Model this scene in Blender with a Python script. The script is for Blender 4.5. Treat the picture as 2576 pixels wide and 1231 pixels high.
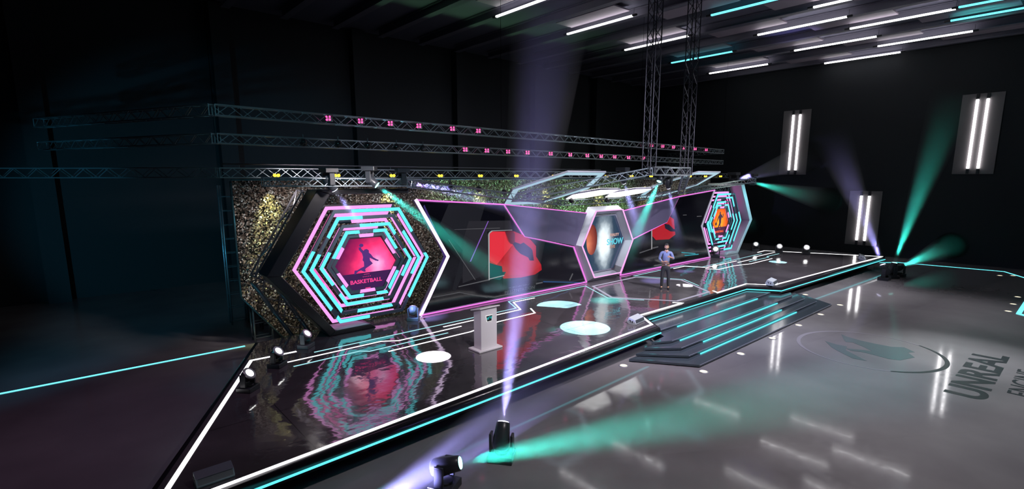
import bpy, bmesh, math, random
from mathutils import Vector, Matrix
random.seed(7)
S = bpy.context.scene
for o in list(bpy.data.objects):
    bpy.data.objects.remove(o)

# ------------------------------------------------------------------ camera
CZ = 4.88                       # lens height above the hall floor (m)
F, CX, PY = 1288.0, 1288.0, 664.0
def _n(v):
    return Vector(v).normalized()
AX = _n((1499, 218, F))          # world x in camera axes (right, up, forward)
AY = _n((-1138, 218, F)); AY = (AY - AX * AX.dot(AY)).normalized()
AZ = AX.cross(AY)
if AZ.y < 0: AZ = -AZ
cam_d = bpy.data.cameras.new('camera')
cam_d.sensor_width = 36; cam_d.lens = 18; cam_d.shift_y = 48.5 / 2576
cam_d.clip_end = 300; cam_d.clip_start = .05
cam = bpy.data.objects.new('camera', cam_d)
S.collection.objects.link(cam)
right = Vector((AX.x, AY.x, AZ.x)); up = Vector((AX.y, AY.y, AZ.y)); fwd = Vector((AX.z, AY.z, AZ.z))
M = Matrix((right, up, -fwd)).transposed().to_4x4(); M.translation = (0, 0, CZ)
cam.matrix_world = M
S.camera = cam
def ray(u, v):
    a, b, c = u - CX, PY - v, F
    return Vector((AX.x*a + AX.y*b + AX.z*c, AY.x*a + AY.y*b + AY.z*c, AZ.x*a + AZ.y*b + AZ.z*c))
def on_z(u, v, z):
    d = ray(u, v); t = (z - CZ) / d.z; return Vector((d.x*t, d.y*t, z))
def on_y(u, v, y):
    d = ray(u, v); t = y / d.y; return Vector((d.x*t, y, CZ + d.z*t))

# ------------------------------------------------------------------ world and light
W = bpy.data.worlds.new('dark hall'); S.world = W; W.use_nodes = True
bg = W.node_tree.nodes['Background']; bg.inputs[0].default_value = (.010, .012, .020, 1); bg.inputs[1].default_value = .15
S.view_settings.view_transform = 'Standard'; S.view_settings.look = 'None'
S.view_settings.exposure = 0; S.view_settings.gamma = 1
S.view_settings.use_curve_mapping = False
cy = S.cycles
cy.max_bounces = 5; cy.diffuse_bounces = 2; cy.glossy_bounces = 4; cy.transmission_bounces = 2
cy.volume_bounces = 0; cy.transparent_max_bounces = 8
cy.sample_clamp_indirect = 4; cy.sample_clamp_direct = 0
cy.caustics_reflective = False; cy.caustics_refractive = False
cy.use_denoising = True; cy.use_adaptive_sampling = True; cy.adaptive_threshold = .025
cy.blur_glossy = .5

def link(o):
    S.collection.objects.link(o); return o
def spot(name, loc, target, watt, color, size=30, blend=1.0, radius=.15):
    d = bpy.data.lights.new(name, 'SPOT'); d.energy = watt; d.color = color
    d.spot_size = math.radians(size); d.spot_blend = blend; d.shadow_soft_size = radius
    o = link(bpy.data.objects.new(name, d)); o.location = loc
    o.rotation_euler = (Vector(target) - Vector(loc)).to_track_quat('-Z', 'Y').to_euler()
    return o
WHITE = (1, .96, .98); VIOLET = (.42, .38, 1); TEAL = (.05, .85, .68); YEL = (.85, .95, .35)
# added spots under the roof, no fixtures seen, to light stage and floor
spot('ceiling_fill', (10, 4, 11.7), (12.3, 10.5, 0), 5200, (1, .86, .95), 48)
spot('ceiling_fill', (16.8, 2, 11.7), (18.5, 10.5, 0), 7000, (.95, .92, 1), 58)
spot('ceiling_fill', (27, 4, 11.7), (26, 10, 0), 5600, (1, .93, 1), 56)
spot('ceiling_fill', (18.6, 2.3, 11.7), (18.4, 2.2, 0), 3600, (.97, .97, 1), 26)
spot('ceiling_fill', (18, 1, 11.7), (15.5, 1.8, 0), 4200, (.97, .97, 1), 60)
spot('ceiling_fill', (25, 3, 11.7), (24, 4, 0), 2600, (1, .95, 1), 52)
spot('ceiling_fill', (8, 1, 11.7), (7.5, 4.5, 0), 2300, (1, .9, .93), 70)
spot('ceiling_fill', (14.5, 4.5, 11.7), (14.5, 5.5, 0), 2200, (.6, .62, 1), 45)
spot('ceiling_fill', (2, 10, 11.5), (1, 12, 0), 620, (.85, .5, .8), 60)
# the teal wash thrown on the rear wall from the left wing
spot('teal_wash', (-5, 9, 1.6), (4.6, 27, 3.6), 2600, (.08, .55, .85), 40, .5, .12)
spot('teal_wash', (1.2, 6.5, 8.2), (7, 16, 4.2), 600, (.3, .85, 1), 55, .9, .1)
# added fill from out front brightening the set
spot('front_fill', (12, -1, 8.5), (13, 13.4, 2.6), 3000, (.86, .84, 1), 62, .8, .3)
spot('front_fill', (22, -1, 8.5), (22, 13.4, 2.6), 2600, (.86, .84, 1), 60, .8, .3)
spot('front_fill', (16.9, 6.3, 6.2), (16.85, 13.3, 2.3), 700, (.8, .9, 1), 40, .8, .2)

# ------------------------------------------------------------------ materials
MATS = {}
def mat(name, col, rough=.5, metal=0., emit=None, es=0., spec=.5):
    if name in MATS: return MATS[name]
    m = bpy.data.materials.new(name); m.use_nodes = True
    b = m.node_tree.nodes['Principled BSDF']
    b.inputs['Base Color'].default_value = (*col, 1); b.inputs['Roughness'].default_value = rough
    b.inputs['Metallic'].default_value = metal; b.inputs['Specular IOR Level'].default_value = spec
    if emit:
        b.inputs['Emission Color'].default_value = (*emit, 1); b.inputs['Emission Strength'].default_value = es
    else:
        nt = m.node_tree; nz = nt.nodes.new('ShaderNodeTexNoise'); nz.inputs['Scale'].default_value = 14
        tc = nt.nodes.new('ShaderNodeTexCoord'); nt.links.new(tc.outputs['Object'], nz.inputs['Vector'])
        mr = nt.nodes.new('ShaderNodeMapRange'); mr.inputs['To Min'].default_value = max(0, rough - .05); mr.inputs['To Max'].default_value = min(1, rough + .08)
        nt.links.new(nz.outputs['Fac'], mr.inputs['Value']); nt.links.new(mr.outputs[0], b.inputs['Roughness'])
    MATS[name] = m; return m
def nodes(m):
    return m.node_tree, m.node_tree.nodes, m.node_tree.links, m.node_tree.nodes['Principled BSDF']

BLACK = mat('black_plastic', (.018, .019, .024), .38)
DARK = mat('dark_paint', (.03, .032, .045), .45)
STEEL = mat('truss_aluminium', (.30, .36, .40), .32, .85)
DSTEEL = mat('dark_truss_steel', (.10, .10, .12), .4, .7)
SLATE = mat('slate_frame', (.06, .09, .12), .4, .2)
SILVER = mat('brushed_silver', (.50, .51, .57), .42, .55)
LILAC = mat('lilac_header', (.16, .14, .24), .38, .3)
GREYM = mat('grey_edge', (.22, .23, .28), .4, .3)
LECT = mat('white_laminate', (.74, .72, .75), .38)
def em(name, col, s): return mat(name, (.003, .003, .003), .4, 0, col, s, .25)
E_WHITE = em('white_led', (1, .97, 1), 3.2)
E_WHITE_CEIL = em('white_tube_led', (1, .98, 1), 7)
E_CYAN = em('cyan_led', (.13, .86, .95), 1.15)
E_CYANW = em('pale_cyan_led', (.42, .88, .95), 1.0)
E_CYANT = em('cyan_tube_led', (.16, .88, 1), 1.6)
E_PINK = em('pink_led', (1, .35, .88), 1.15)
E_PINKD = em('deep_pink_led', (1, .16, .55), 1.0)
E_VIO = em('violet_white_led', (.93, .70, 1), 1.5)
E_LILAC = em('lilac_led', (.50, .47, .62), .9)
E_PLINE = em('pink_line_led', (.95, .22, .85), 1.0)
E_MAG = em('magenta_lens', (1, .06, .25), 3.0)
E_YEL = em('yellow_lens', (1, .62, .03), 3.2)
E_LENS = em('white_lens', (1, 1, .97), 3.5)
E_LVIO = em('violet_lens', (.72, .7, 1), 9)
E_LTEAL = em('teal_lens', (.3, 1, .85), 5)
E_DOWN = em('warm_downlight', (1, .86, .6), 1.6)
E_PANEL = em('soft_panel', (1, 1, 1), 2.4)

def mat_floor():
    m = mat('polished_concrete', (.13, .125, .135), .2); nt, N, L, b = nodes(m)
    tc = N.new('ShaderNodeTexCoord')
    n1 = N.new('ShaderNodeTexNoise'); n1.inputs['Scale'].default_value = .55; n1.inputs['Detail'].default_value = 7
    n2 = N.new('ShaderNodeTexNoise'); n2.inputs['Scale'].default_value = 6; n2.inputs['Detail'].default_value = 5
    for n in (n1, n2): L.new(tc.outputs['Object'], n.inputs['Vector'])
    r = N.new('ShaderNodeValToRGB'); r.color_ramp.elements[0].position = .3; r.color_ramp.elements[1].position = .7
    r.color_ramp.elements[0].color = (.20, .19, .205, 1); r.color_ramp.elements[1].color = (.27, .262, .275, 1)
    L.new(n1.outputs['Fac'], r.inputs['Fac']); L.new(r.outputs[0], b.inputs['Base Color'])
    q = N.new('ShaderNodeMapRange'); q.inputs['From Min'].default_value = .3; q.inputs['From Max'].default_value = .75
    q.inputs['To Min'].default_value = .05; q.inputs['To Max'].default_value = .11
    L.new(n2.outputs['Fac'], q.inputs['Value']); L.new(q.outputs[0], b.inputs['Roughness'])
    b.inputs['Specular IOR Level'].default_value = .55
    return m
def mat_stage():
    m = mat('dark_gloss_stage', (.05, .045, .05), .1); nt, N, L, b = nodes(m)
    tc = N.new('ShaderNodeTexCoord')
    n1 = N.new('ShaderNodeTexNoise'); n1.inputs['Scale'].default_value = .8; n1.inputs['Detail'].default_value = 6
    n2 = N.new('ShaderNodeTexNoise'); n2.inputs['Scale'].default_value = 1.6; n2.inputs['Detail'].default_value = 3
    for n in (n1, n2): L.new(tc.outputs['Object'], n.inputs['Vector'])
    r = N.new('ShaderNodeValToRGB'); r.color_ramp.elements[0].position = .3; r.color_ramp.elements[1].position = .72
    r.color_ramp.elements[0].color = (.07, .064, .07, 1); r.color_ramp.elements[1].color = (.14, .13, .142, 1)
    L.new(n1.outputs['Fac'], r.inputs['Fac'])
    br = N.new('ShaderNodeTexBrick'); br.offset = 0; br.inputs['Scale'].default_value = 1
    br.inputs['Brick Width'].default_value = 2.6; br.inputs['Row Height'].default_value = 1.9
    br.inputs['Mortar Size'].default_value = .008; br.inputs['Color1'].default_value = (1, 1, 1, 1); br.inputs['Color2'].default_value = (1, 1, 1, 1)
    br.inputs['Mortar'].default_value = (.3, .3, .3, 1)
    L.new(tc.outputs['Object'], br.inputs['Vector'])
    mx = N.new('ShaderNodeMix'); mx.data_type = 'RGBA'; mx.blend_type = 'MULTIPLY'; mx.inputs['Factor'].default_value = 1
    L.new(r.outputs[0], mx.inputs['A']); L.new(br.outputs['Color'], mx.inputs['B']); L.new(mx.outputs['Result'], b.inputs['Base Color'])
    q = N.new('ShaderNodeMapRange'); q.inputs['To Min'].default_value = .03; q.inputs['To Max'].default_value = .10
    L.new(n1.outputs['Fac'], q.inputs['Value']); L.new(q.outputs[0], b.inputs['Roughness'])
    bu = N.new('ShaderNodeBump'); bu.inputs['Strength'].default_value = .5; bu.inputs['Distance'].default_value = .02
    L.new(n2.outputs['Fac'], bu.inputs['Height']); L.new(bu.outputs[0], b.inputs['Normal'])
    b.inputs['IOR'].default_value = 2.1; b.inputs['Specular IOR Level'].default_value = .8
    return m
def mat_sequin():
    m = mat('sequin_cloth', (.2, .15, .1), .35, .6); nt, N, L, b = nodes(m)
    tc = N.new('ShaderNodeTexCoord'); vo = N.new('ShaderNodeTexVoronoi'); vo.inputs['Scale'].default_value = 27
    L.new(tc.outputs['Object'], vo.inputs['Vector'])
    sp = N.new('ShaderNodeSeparateColor'); L.new(vo.outputs['Color'], sp.inputs[0])
    r = N.new('ShaderNodeValToRGB'); e = r.color_ramp.elements
    e[0].position = 0; e[0].color = (.012, .009, .009, 1); e[1].position = 1; e[1].color = (.8, .85, .82, 1)
    for p, c in ((.35, (.05, .037, .029, 1)), (.6, (.115, .085, .064, 1)), (.86, (.22, .175, .14, 1))):
        x = e.new(p); x.color = c
    L.new(sp.outputs[0], r.inputs['Fac']); L.new(r.outputs[0], b.inputs['Base Color'])
    geo = N.new('ShaderNodeNewGeometry')
    v1 = N.new('ShaderNodeVectorMath'); v1.operation = 'SUBTRACT'; v1.inputs[1].default_value = (.5, .5, .5); L.new(vo.outputs['Color'], v1.inputs[0])
    v2 = N.new('ShaderNodeVectorMath'); v2.operation = 'SCALE'; v2.inputs['Scale'].default_value = 1.5; L.new(v1.outputs[0], v2.inputs[0])
    v3 = N.new('ShaderNodeVectorMath'); v3.operation = 'ADD'; L.new(geo.outputs['Normal'], v3.inputs[0]); L.new(v2.outputs[0], v3.inputs[1])
    v4 = N.new('ShaderNodeVectorMath'); v4.operation = 'NORMALIZE'; L.new(v3.outputs[0], v4.inputs[0])
    L.new(v4.outputs[0], b.inputs['Normal'])
    for l in list(b.inputs['Roughness'].links): L.remove(l)
    b.inputs['Roughness'].default_value = .34; b.inputs['Metallic'].default_value = .25
    return m
FLOOR, STAGE, SEQ = mat_floor(), mat_stage(), mat_sequin()
WALLM = mat('dark_wall_paint', (.014, .017, .022), .75)
CEILM = mat('grey_ceiling_board', (.15, .145, .20), .7)
PLATE = mat('grey_wall_plate', (.17, .155, .16), .55)
BEAM = mat('purlin_steel', (.20, .19, .25), .5, .3)

# ------------------------------------------------------------------ mesh helpers
class MB:
    def __init__(s): s.bm = bmesh.new(); s.mi = []
    def box(s, c, d, rot=None, bev=0, m=0):
        bm = s.bm; n0 = len(bm.verts)
        r = bmesh.ops.create_cube(bm, size=1)
        vs = r['verts']
        if bev:
            pass
        for v in vs:
            v.co = Vector((v.co.x*d[0], v.co.y*d[1], v.co.z*d[2]))
        if bev:
            es = list({e for v in vs for e in v.link_edges})
            rb = bmesh.ops.bevel(bm, geom=es, offset=bev, segments=2, affect='EDGES', profile=.5)
            vs = list({v for f in rb['faces'] for v in f.verts} | {v for v in vs if v.is_valid})
        for v in vs:
            p = v.co.copy()
            if rot is not None: p = rot @ p
            v.co = p + Vector(c)
        for f in {f for v in vs for f in v.link_faces}: f.material_index = m
        return s
    def tube(s, a, b, r, seg=6, m=0, r2=None):
        a, b = Vector(a), Vector(b); d = b - a; L = d.length
        if L < 1e-6: return s
        q = d.to_track_quat('Z', 'Y').to_matrix(); bm = s.bm; r2 = r if r2 is None else r2
        A = [bm.verts.new(a + q @ Vector((r*math.cos(t), r*math.sin(t), 0))) for t in [2*math.pi*(i+.5)/seg for i in range(seg)]]
        B = [bm.verts.new(b + q @ Vector((r2*math.cos(t), r2*math.sin(t), 0))) for t in [2*math.pi*(i+.5)/seg for i in range(seg)]]
        for i in range(seg):
            f = bm.faces.new((A[i], A[(i+1) % seg], B[(i+1) % seg], B[i])); f.smooth = seg > 6; f.material_index = m
        f = bm.faces.new(list(reversed(A))); f.material_index = m
        f = bm.faces.new(B); f.material_index = m
        return s
    def lathe(s, prof, mtx, seg=20, m=0):
        bm = s.bm; rings = []
        for r, z in prof:
            rings.append([bm.verts.new(mtx @ Vector((max(r, .0004)*math.cos(2*math.pi*i/seg), max(r, .0004)*math.sin(2*math.pi*i/seg), z))) for i in range(seg)])
        for k in range(len(rings)-1):
            for i in range(seg):
                f = bm.faces.new((rings[k][i], rings[k][(i+1) % seg], rings[k+1][(i+1) % seg], rings[k+1][i])); f.smooth = True; f.material_index = m
        bm.faces.new(list(reversed(rings[0]))).material_index = m; bm.faces.new(rings[-1]).material_index = m
        return s
    def prism(s, pts, ext, m=0):
        """closed polygon pts (3D) extruded by the vector ext"""
        bm = s.bm; ext = Vector(ext)
        A = [bm.verts.new(Vector(p)) for p in pts]; B = [bm.verts.new(Vector(p) + ext) for p in pts]
        n = len(pts); fs = [bm.faces.new(A), bm.faces.new(list(reversed(B)))]
        for i in range(n): fs.append(bm.faces.new((A[i], B[i], B[(i+1) % n], A[(i+1) % n])))
        for f in fs: f.material_index = m
        return s
    def band(s, outer, inner, ext, closed=True, m=0):
        """flat ring between two outlines extruded by ext"""
        n = len(outer)
        for i in range(n if closed else n-1):
            j = (i+1) % n
            s.prism([outer[i], outer[j], inner[j], inner[i]], ext, m)
        return s
    def build(s, name, mt, parent=None, loc=None, bevel=0, ghost=False):
        bmesh.ops.recalc_face_normals(s.bm, faces=s.bm.faces)
        me = bpy.data.meshes.new(name); s.bm.to_mesh(me); s.bm.free()
        for x in (mt if isinstance(mt, (list, tuple)) else [mt]): me.materials.append(x)
        o = link(bpy.data.objects.new(name, me))
        if loc is not None: o.location = loc
        if parent: o.parent = parent
        if bevel:
            md = o.modifiers.new('bevel', 'BEVEL'); md.width = bevel; md.segments = 3; md.limit_method = 'ANGLE'
        return o
def tag(o, label, cat, group=None, kind=None):
    o['label'] = label; o['category'] = cat
    if group: o['group'] = group
    if kind: o['kind'] = kind
    return o
def struct(o): o['kind'] = 'structure'; return o
def empty(name, loc=(0, 0, 0), rz=0):
    o = link(bpy.data.objects.new(name, None)); o.location = loc; o.rotation_euler = (0, 0, rz); o.empty_display_size = .1
    return o
def kids(o): return [c for c in S.objects if c.parent == o]
def copy_tree(o, parent=None):
    c = o.copy(); link(c)
    if parent: c.parent = parent
    for ch in kids(o): copy_tree(ch, c)
    return c
def text(name, s, size, mt, mtx, parent=None, ext=.002, align='CENTER', sx=1, bold=0):
    cu = bpy.data.curves.new(name, 'FONT'); cu.body = s; cu.size = size; cu.extrude = ext; cu.align_x = align; cu.align_y = 'CENTER'; cu.offset = bold
    t = bpy.data.objects.new(name + '_src', cu); link(t)
    dg = bpy.context.evaluated_depsgraph_get(); me = bpy.data.meshes.new_from_object(t.evaluated_get(dg))
    bpy.data.objects.remove(t); me.name = name
    me.transform(Matrix.Diagonal((sx, 1, 1, 1)))
    me.transform(mtx); me.materials.clear(); me.materials.append(mt)
    o = link(bpy.data.objects.new(name, me))
    if parent: o.parent = parent
    return o
# matrix that stands XY drawings up in a plane y = const, read from the audience side (x right, z up)
def stand(x, y, z): return Matrix.Translation((x, y, z)) @ Matrix.Rotation(math.pi/2, 4, 'X')
XM = 16.85
def mir(p): return (2*XM - p[0],) + tuple(p[1:])
ST = .62    # stage top

# ------------------------------------------------------------------ setting
struct(MB().box((13, 8, -.15), (56, 44, .3)).build('floor', FLOOR))
b = MB(); b.box((13, 27.15, 6.1), (56, .3, 12.9)); struct(b.build('wall_back', WALLM))
b = MB(); b.box((38.45, 8, 6.1), (.3, 38, 12.9)); struct(b.build('wall_right', WALLM))
b = MB(); b.box((13, 8, 12.65), (56, 44, .3)); struct(b.build('ceiling', CEILM))
# plain pilasters on the rear wall
for i, x in enumerate((-7, -.5, 6, 12.5, 19, 25.5, 32)):
    o = MB().box((x, 26.7, 6.2), (.7, .5, 12.4)).build('trim_%d' % (i+1), WALLM); struct(o)
# roof purlins running across the hall, each a steel section
for i in range(17):
    x = -1.1 + 2.43 * i
    m = MB(); m.box((x, 7, 12.30), (.10, 38, .34)); m.box((x, 7, 12.12), (.34, 38, .04)); m.box((x, 7, 12.46), (.34, 38, .04))
    struct(m.build('trim_%d' % (i+10), BEAM))
# shallow ceiling panels between the purlins
PANM = mat('lilac_ceiling_panel', (.36, .30, .37), .6)
pans = []
for ix in range(5, 16):
    for iy in range(-1, 5):
        if (ix + iy) % 2: continue
        x = .12 + 2.43 * ix; y = 1.2 + 3.9 * iy
        if not pans:
            p0 = MB().box((0, 0, 0), (1.15, 3.5, .07), bev=.01).build('ceiling_panel', PANM)
            p = p0
        else:
            p = p0.copy(); link(p)
        p.location = (x, y, 12.28); pans.append(p)
        p['kind'] = 'structure'; p.name = 'trim_%d' % (40 + len(pans))
# LED strip let into the floor round the show area
def floor_line(name, pts, z, w, mt, parent=None, h=.012, closed=False):
    pts = [Vector((p[0], p[1], z)) for p in pts]; m = MB(); n = len(pts)
    def off(i, s):
        a = pts[i-1] if (i > 0 or closed) else None; c = pts[(i+1) % n] if (i < n-1 or closed) else None
        p = pts[i]
        d1 = (p - a).normalized() if a is not None else None; d2 = (c - p).normalized() if c is not None else None
        if d1 is None: d1 = d2
        if d2 is None: d2 = d1
        n1 = Vector((-d1.y, d1.x, 0)); n2 = Vector((-d2.y, d2.x, 0)); nn = (n1 + n2)
        nn = nn.normalized(); k = 1 / max(.35, nn.dot(n1))
        return p + nn * (s * w/2 * k)
    m.band([off(i, 1) for i in range(n)], [off(i, -1) for i in range(n)], (0, 0, h), closed)
    return m.build(name, mt, parent)
o = floor_line('floor_light_strip', [(-6, 16.0), (3.55, 15.97)], 0, .07, E_CYANT)
tag(o, 'cyan light strip along the dark floor left of the stage', 'light strip')
o = floor_line('floor_light_strip', [(34.4, 8.6), (36.1, 7.4), (36.75, 2.95), (35.0, 1.95), (34.0, .3)], 0, .06, E_CYANT)
tag(o, 'cyan light strip on the floor at the foot of the right wall', 'light strip')
o = floor_line('floor_light_frame', [(25.6, 1.5), (28.4, 1.5), (29.6, .2), (28.4, -1.2), (25.6, -1.2), (24.6, .2)], 0, .13, E_CYANT, closed=True, h=.02)
tag(o, 'cyan glowing six-sided frame on the floor cut by the right picture edge', 'light strip')

# recessed floor lights
fl = []
for i, (x, y) in enumerate([(10.61, 7.72), (11.8, 6.13), (13.83, 6.13), (15.94, 6.14), (18.06, 6.16), (20.11, 6.17), (22.2, 6.18), (23.11, 7.74),
                            (35.06, 2.94), (35.5, 2.5), (25.81, 1.79), (27.44, 1.8), (29.25, 1.82)]):
    if i == 0:
        r = empty('recessed_floor_light'); 
        MB().lathe([(.125, 0), (.125, .008), (.1, .014), (.095, .006)], Matrix(), 24).build('rim', SILVER, r)
        MB().lathe([(.096, .004), (.09, .010), (.0, .012)], Matrix(), 24).build('lens', E_DOWN, r)
        f0 = r
    else: r = copy_tree(f0)
    r.location = (x, y, 0); fl.append(r)
    lab = ['small round warm floor light at the near left corner of the steps', 'round warm floor light nearest in front of the steps',
           'second nearest warm floor light of the row in front of the steps', 'third warm floor light of the row before the steps',
           'fourth warm floor light of the row before the steps', 'fifth warm floor light of the row before the steps',
           'sixth and farthest warm floor light of the row before the steps', 'round warm floor light beside the far right corner of the steps',
           'round floor light just inside the far cyan floor strip, the left one of two', 'round floor light just inside the far cyan floor strip, the right one of two',
           'nearest of three floor lights left of the cyan floor frame', 'middle of three floor lights left of the cyan floor frame',
           'farthest of three floor lights left of the cyan floor frame'][i]
    tag(r, lab, 'floor light', 'round floor lights let into the hall floor')

# printed mark on the hall floor
PAINT = mat('dark_floor_paint', (.028, .030, .036), .35); PAINTB = mat('blue_grey_floor_paint', (.125, .165, .175), .12)
PAINTL = mat('pale_floor_paint', (.30, .29, .33), .12)
def flat(x, y, z=.004): return Matrix.Translation((x, y, z))
tx = text('floor_lettering', 'UNREAL', .98, PAINT, flat(16.95, 1.47), None, .001, sx=1.17, bold=.03)
tag(tx, 'dark painted word UNREAL across the grey floor', 'floor lettering')
tx = text('floor_lettering', 'ENGINE', .62, PAINT, flat(16.95, .66), None, .001, sx=1.05, bold=.004)
tag(tx, 'dark painted word ENGINE below the larger word on the floor', 'floor lettering')
em_ = empty('floor_emblem', (16.95, 3.9, 0)); tag(em_, 'painted round floor emblem with a blue grey swoosh inside a ring', 'floor emblem')
def ring_arc(a0, a1, name, mt, z):
    m = MB(); n = 40; O = []; I = []
    for i in range(n+1):
        a = math.radians(a0 + (a1-a0)*i/n)
        w = .035 + .075*abs(math.sin(a))**1.5
        O.append((1.80*math.cos(a), 1.80*math.sin(a), z)); I.append(((1.80-w)*math.cos(a), (1.80-w)*math.sin(a), z))
    m.band(O, I, (0, 0, .003), False); m.build(name, mt, em_)
ring_arc(-150, -30, 'emblem_ring', PAINT, .002); ring_arc(-30, 210, 'emblem_ring', PAINTL, .002)
def P(u, v): p = on_z(u, v, 0); return (p.x-16.95, p.y-3.9, .002)
def zz(x, y): return P(1960 + x/4.104, 760 + y/4.104)
m = MB()
m.prism([zz(*q) for q in [(475, 405), (590, 440), (700, 462), (690, 500), (905, 612), (760, 585), (620, 515), (540, 470)]], (0, 0, .003))
m.prism([zz(*q) for q in [(640, 335), (700, 360), (840, 400), (1000, 435), (1160, 465), (1290, 470), (1400, 520), (1330, 525), (1400, 575), (1250, 605), (1130, 590), (1000, 555), (860, 520), (740, 505), (690, 480), (880, 500), (960, 510), (870, 465), (760, 420), (690, 415), (670, 395)]], (0, 0, .003))
m.build('emblem_swoosh', PAINTB, em_)

# ------------------------------------------------------------------ stage
def stage_outline(inset=0):
    L = [(.10, 7.46), (12.62, 7.94), (13.35, 8.98)]
    R = [mir(p) for p in reversed(L)]
    return L + R + [(30.33, 14.15), (3.37, 14.15)]
so = stage_outline()
stg = empty('stage_platform', (XM, 10, 0)); tag(stg, 'long dark glossy stage platform with rounded black edge and light lines', 'stage')
def sp(m): return m
def rel(o): o.location = (-XM, -10, 0); return o
cx_, cy_ = XM, 10.8
def scaled(pts, d):
    r = []
    n = len(pts)
    for i in range(n):
        a, p, c = Vector(pts[i-1]), Vector(pts[i]), Vector(pts[(i+1) % n])
        d1 = (p-a).normalized(); d2 = (c-p).normalized(); n1 = Vector((-d1.y, d1.x)); n2 = Vector((-d2.y, d2.x)); nn = (n1+n2).normalized()
        r.append(tuple(p + nn * d / max(.4, nn.dot(n1))))
    return r
lv = [(-.55, 0), (-.50, .05), (-.16, .30), (0, .40), (0, .46), (.0, .54), (.02, .585), (.06, .612), (.11, ST)]
lv = [(d if d > 0 else -d, z) for d, z in lv]
lay = []
m = MB(); bm = m.bm
for d, z in [(.55, 0), (.48, .06), (.12, .28), (.015, .38), (0, .45), (0, .53), (.02, .585), (.06, .612), (.12, ST)]:
    lay.append([bm.verts.new((x, y, z)) for x, y in scaled(so, d)])
for k in range(len(lay)-1):
    for i in range(len(so)):
        j = (i+1) % len(so)
        f = bm.faces.new((lay[k][i], lay[k][j], lay[k+1][j], lay[k+1][i])); f.smooth = 3 <= k
        f.material_index = 1
tf = bm.faces.new(lay[-1]); tf.material_index = 0
bm.faces.new(list(reversed(lay[0])))
rel(m.build('platform', [STAGE, mat('black_gloss_edge', (.014, .013, .017), .22)], stg))
def stl(name, pts, w, mt, z=ST, h=.006, closed=False): return rel(floor_line(name, pts, z - .001, w, mt, stg, h, closed))
WL = [(3.40, 12.68), (2.92, 12.70), (.45, 7.54), (12.6, 8.23), (13.25, 9.06), (15.6, 9.05), (15.45, 9.31)]
WL = [(3.95, 12.66), (2.93, 12.71), (.42, 7.53), (12.62, 8.24), (13.22, 9.07), (15.62, 9.05), (15.45, 9.31)]
stl('edge_light_line', WL, .075, E_WHITE); stl('edge_light_line', [mir(p) for p in WL], .075, E_WHITE)
# cyan line set in the lip
def lip(pts, z):
    m = MB(); 
    for a, b in zip(pts[:-1], pts[1:]):
        m.tube((*a, z), (*b, z), .022, 6)
    return rel(m.build('lip_light_line', E_CYAN, stg))
lp = scaled(so, -.008)
lip([lp[0], lp[1], lp[2], lp[3], lp[4], lp[5]], .43)
lip([lp[0], lp[-1]], .47); 
lines = [
 (E_CYANW, .045, [(4.26, 12.31), (9.05, 12.27), (10.87, 12.27), (11.27, 13.12), (15.25, 13.07), (14.3, 11.2), (15.0, 10.15)]),
 (E_WHITE, .045, [(3.18, 12.03), (5.9, 12.01), (6.28, 11.76), (8.3, 11.76)]),
 (E_WHITE, .045, [(7.87, 12.04), (10.86, 12.04), (11.34, 12.94), (12.33, 12.92)]),
 (E_CYANW, .045, [(3.55, 11.65), (5.15, 11.65), (5.32, 11.48), (7.65, 11.48)]),
 (E_WHITE, .045, [(5.67, 11.16), (8.18, 11.15), (9.41, 11.42), (10.92, 11.42), (11.21, 11.93)])]
for mt, w, pts in lines:
    stl('floor_light_line', pts, w, mt); stl('floor_light_line', [mir(p) for p in pts], w, mt)
hx = [(14.5, 11.2), (15.75, 9.32), (17.95, 9.32), (19.2, 11.2), (18.25, 12.85), (15.45, 12.85)]
stl('floor_light_hexagon', hx, .10, E_LILAC, closed=True)

# steps
steps = [(.08, 6.33, 11.97, 10.95), (.155, 6.78, 12.2, 11.25), (.235, 7.14, 12.42, 11.6), (.31, 7.53, 12.58, 12.0), (.385, 8.2, 13.0, 12.9)]
sw = empty('stage_steps', (XM, 7.4, 0)); tag(sw, 'wide grey front steps of five low treads below the stage notch', 'steps')
TREAD = mat('slate_tread', (.055, .072, .09), .13, 0, spec=.7); TEDGE = mat('tread_nosing', (.30, .32, .40), .4, .4)
zb = 0
for i, (z, y, x0, x1) in enumerate(steps):
    yb = 8.5 if i < 4 else 8.93
    xb = x1
    if i == 4: pts = [(13.0, 8.2), (2*XM-13.0, 8.2), (2*XM-13.42, 8.93), (13.42, 8.93)]
    elif i == 3: pts = [(x0, y), (2*XM-x0, y), (2*XM-xb, 7.82), (20.95, 7.9), (20.4, 8.9), (13.3, 8.9), (12.75, 7.9), (xb, 7.82)]
    else: pts = [(x0, y), (2*XM-x0, y), (2*XM-xb, 7.80), (xb, 7.80)]
    m = MB(); m.prism([(a, b, z-.055) for a, b in pts], (0, 0, .055))
    o = m.build('tread', TREAD, sw); o.location = (-XM, -7.4, 0)
    ins = scaled(pts, .12)
    m = MB(); m.prism([(a, b, zb) for a, b in ins], (0, 0, z-.055-zb)) if z-.055-zb > .001 else m.box((XM, 7.6, .012), (9, 2, .02))
    o = m.build('riser', BLACK, sw); o.location = (-XM, -7.4, 0)
    m = MB(); m.box((XM, y-.002, z-.006), (2*(XM-x0), .014, .018)); o = m.build('nosing', TEDGE, sw); o.location = (-XM, -7.4, 0)
    zb = z - .0
    zb = z
ends = [None, (13.05, 19.35), (13.05, 18.9), (12.75, 18.9), (13.0, 19.5)]
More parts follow.
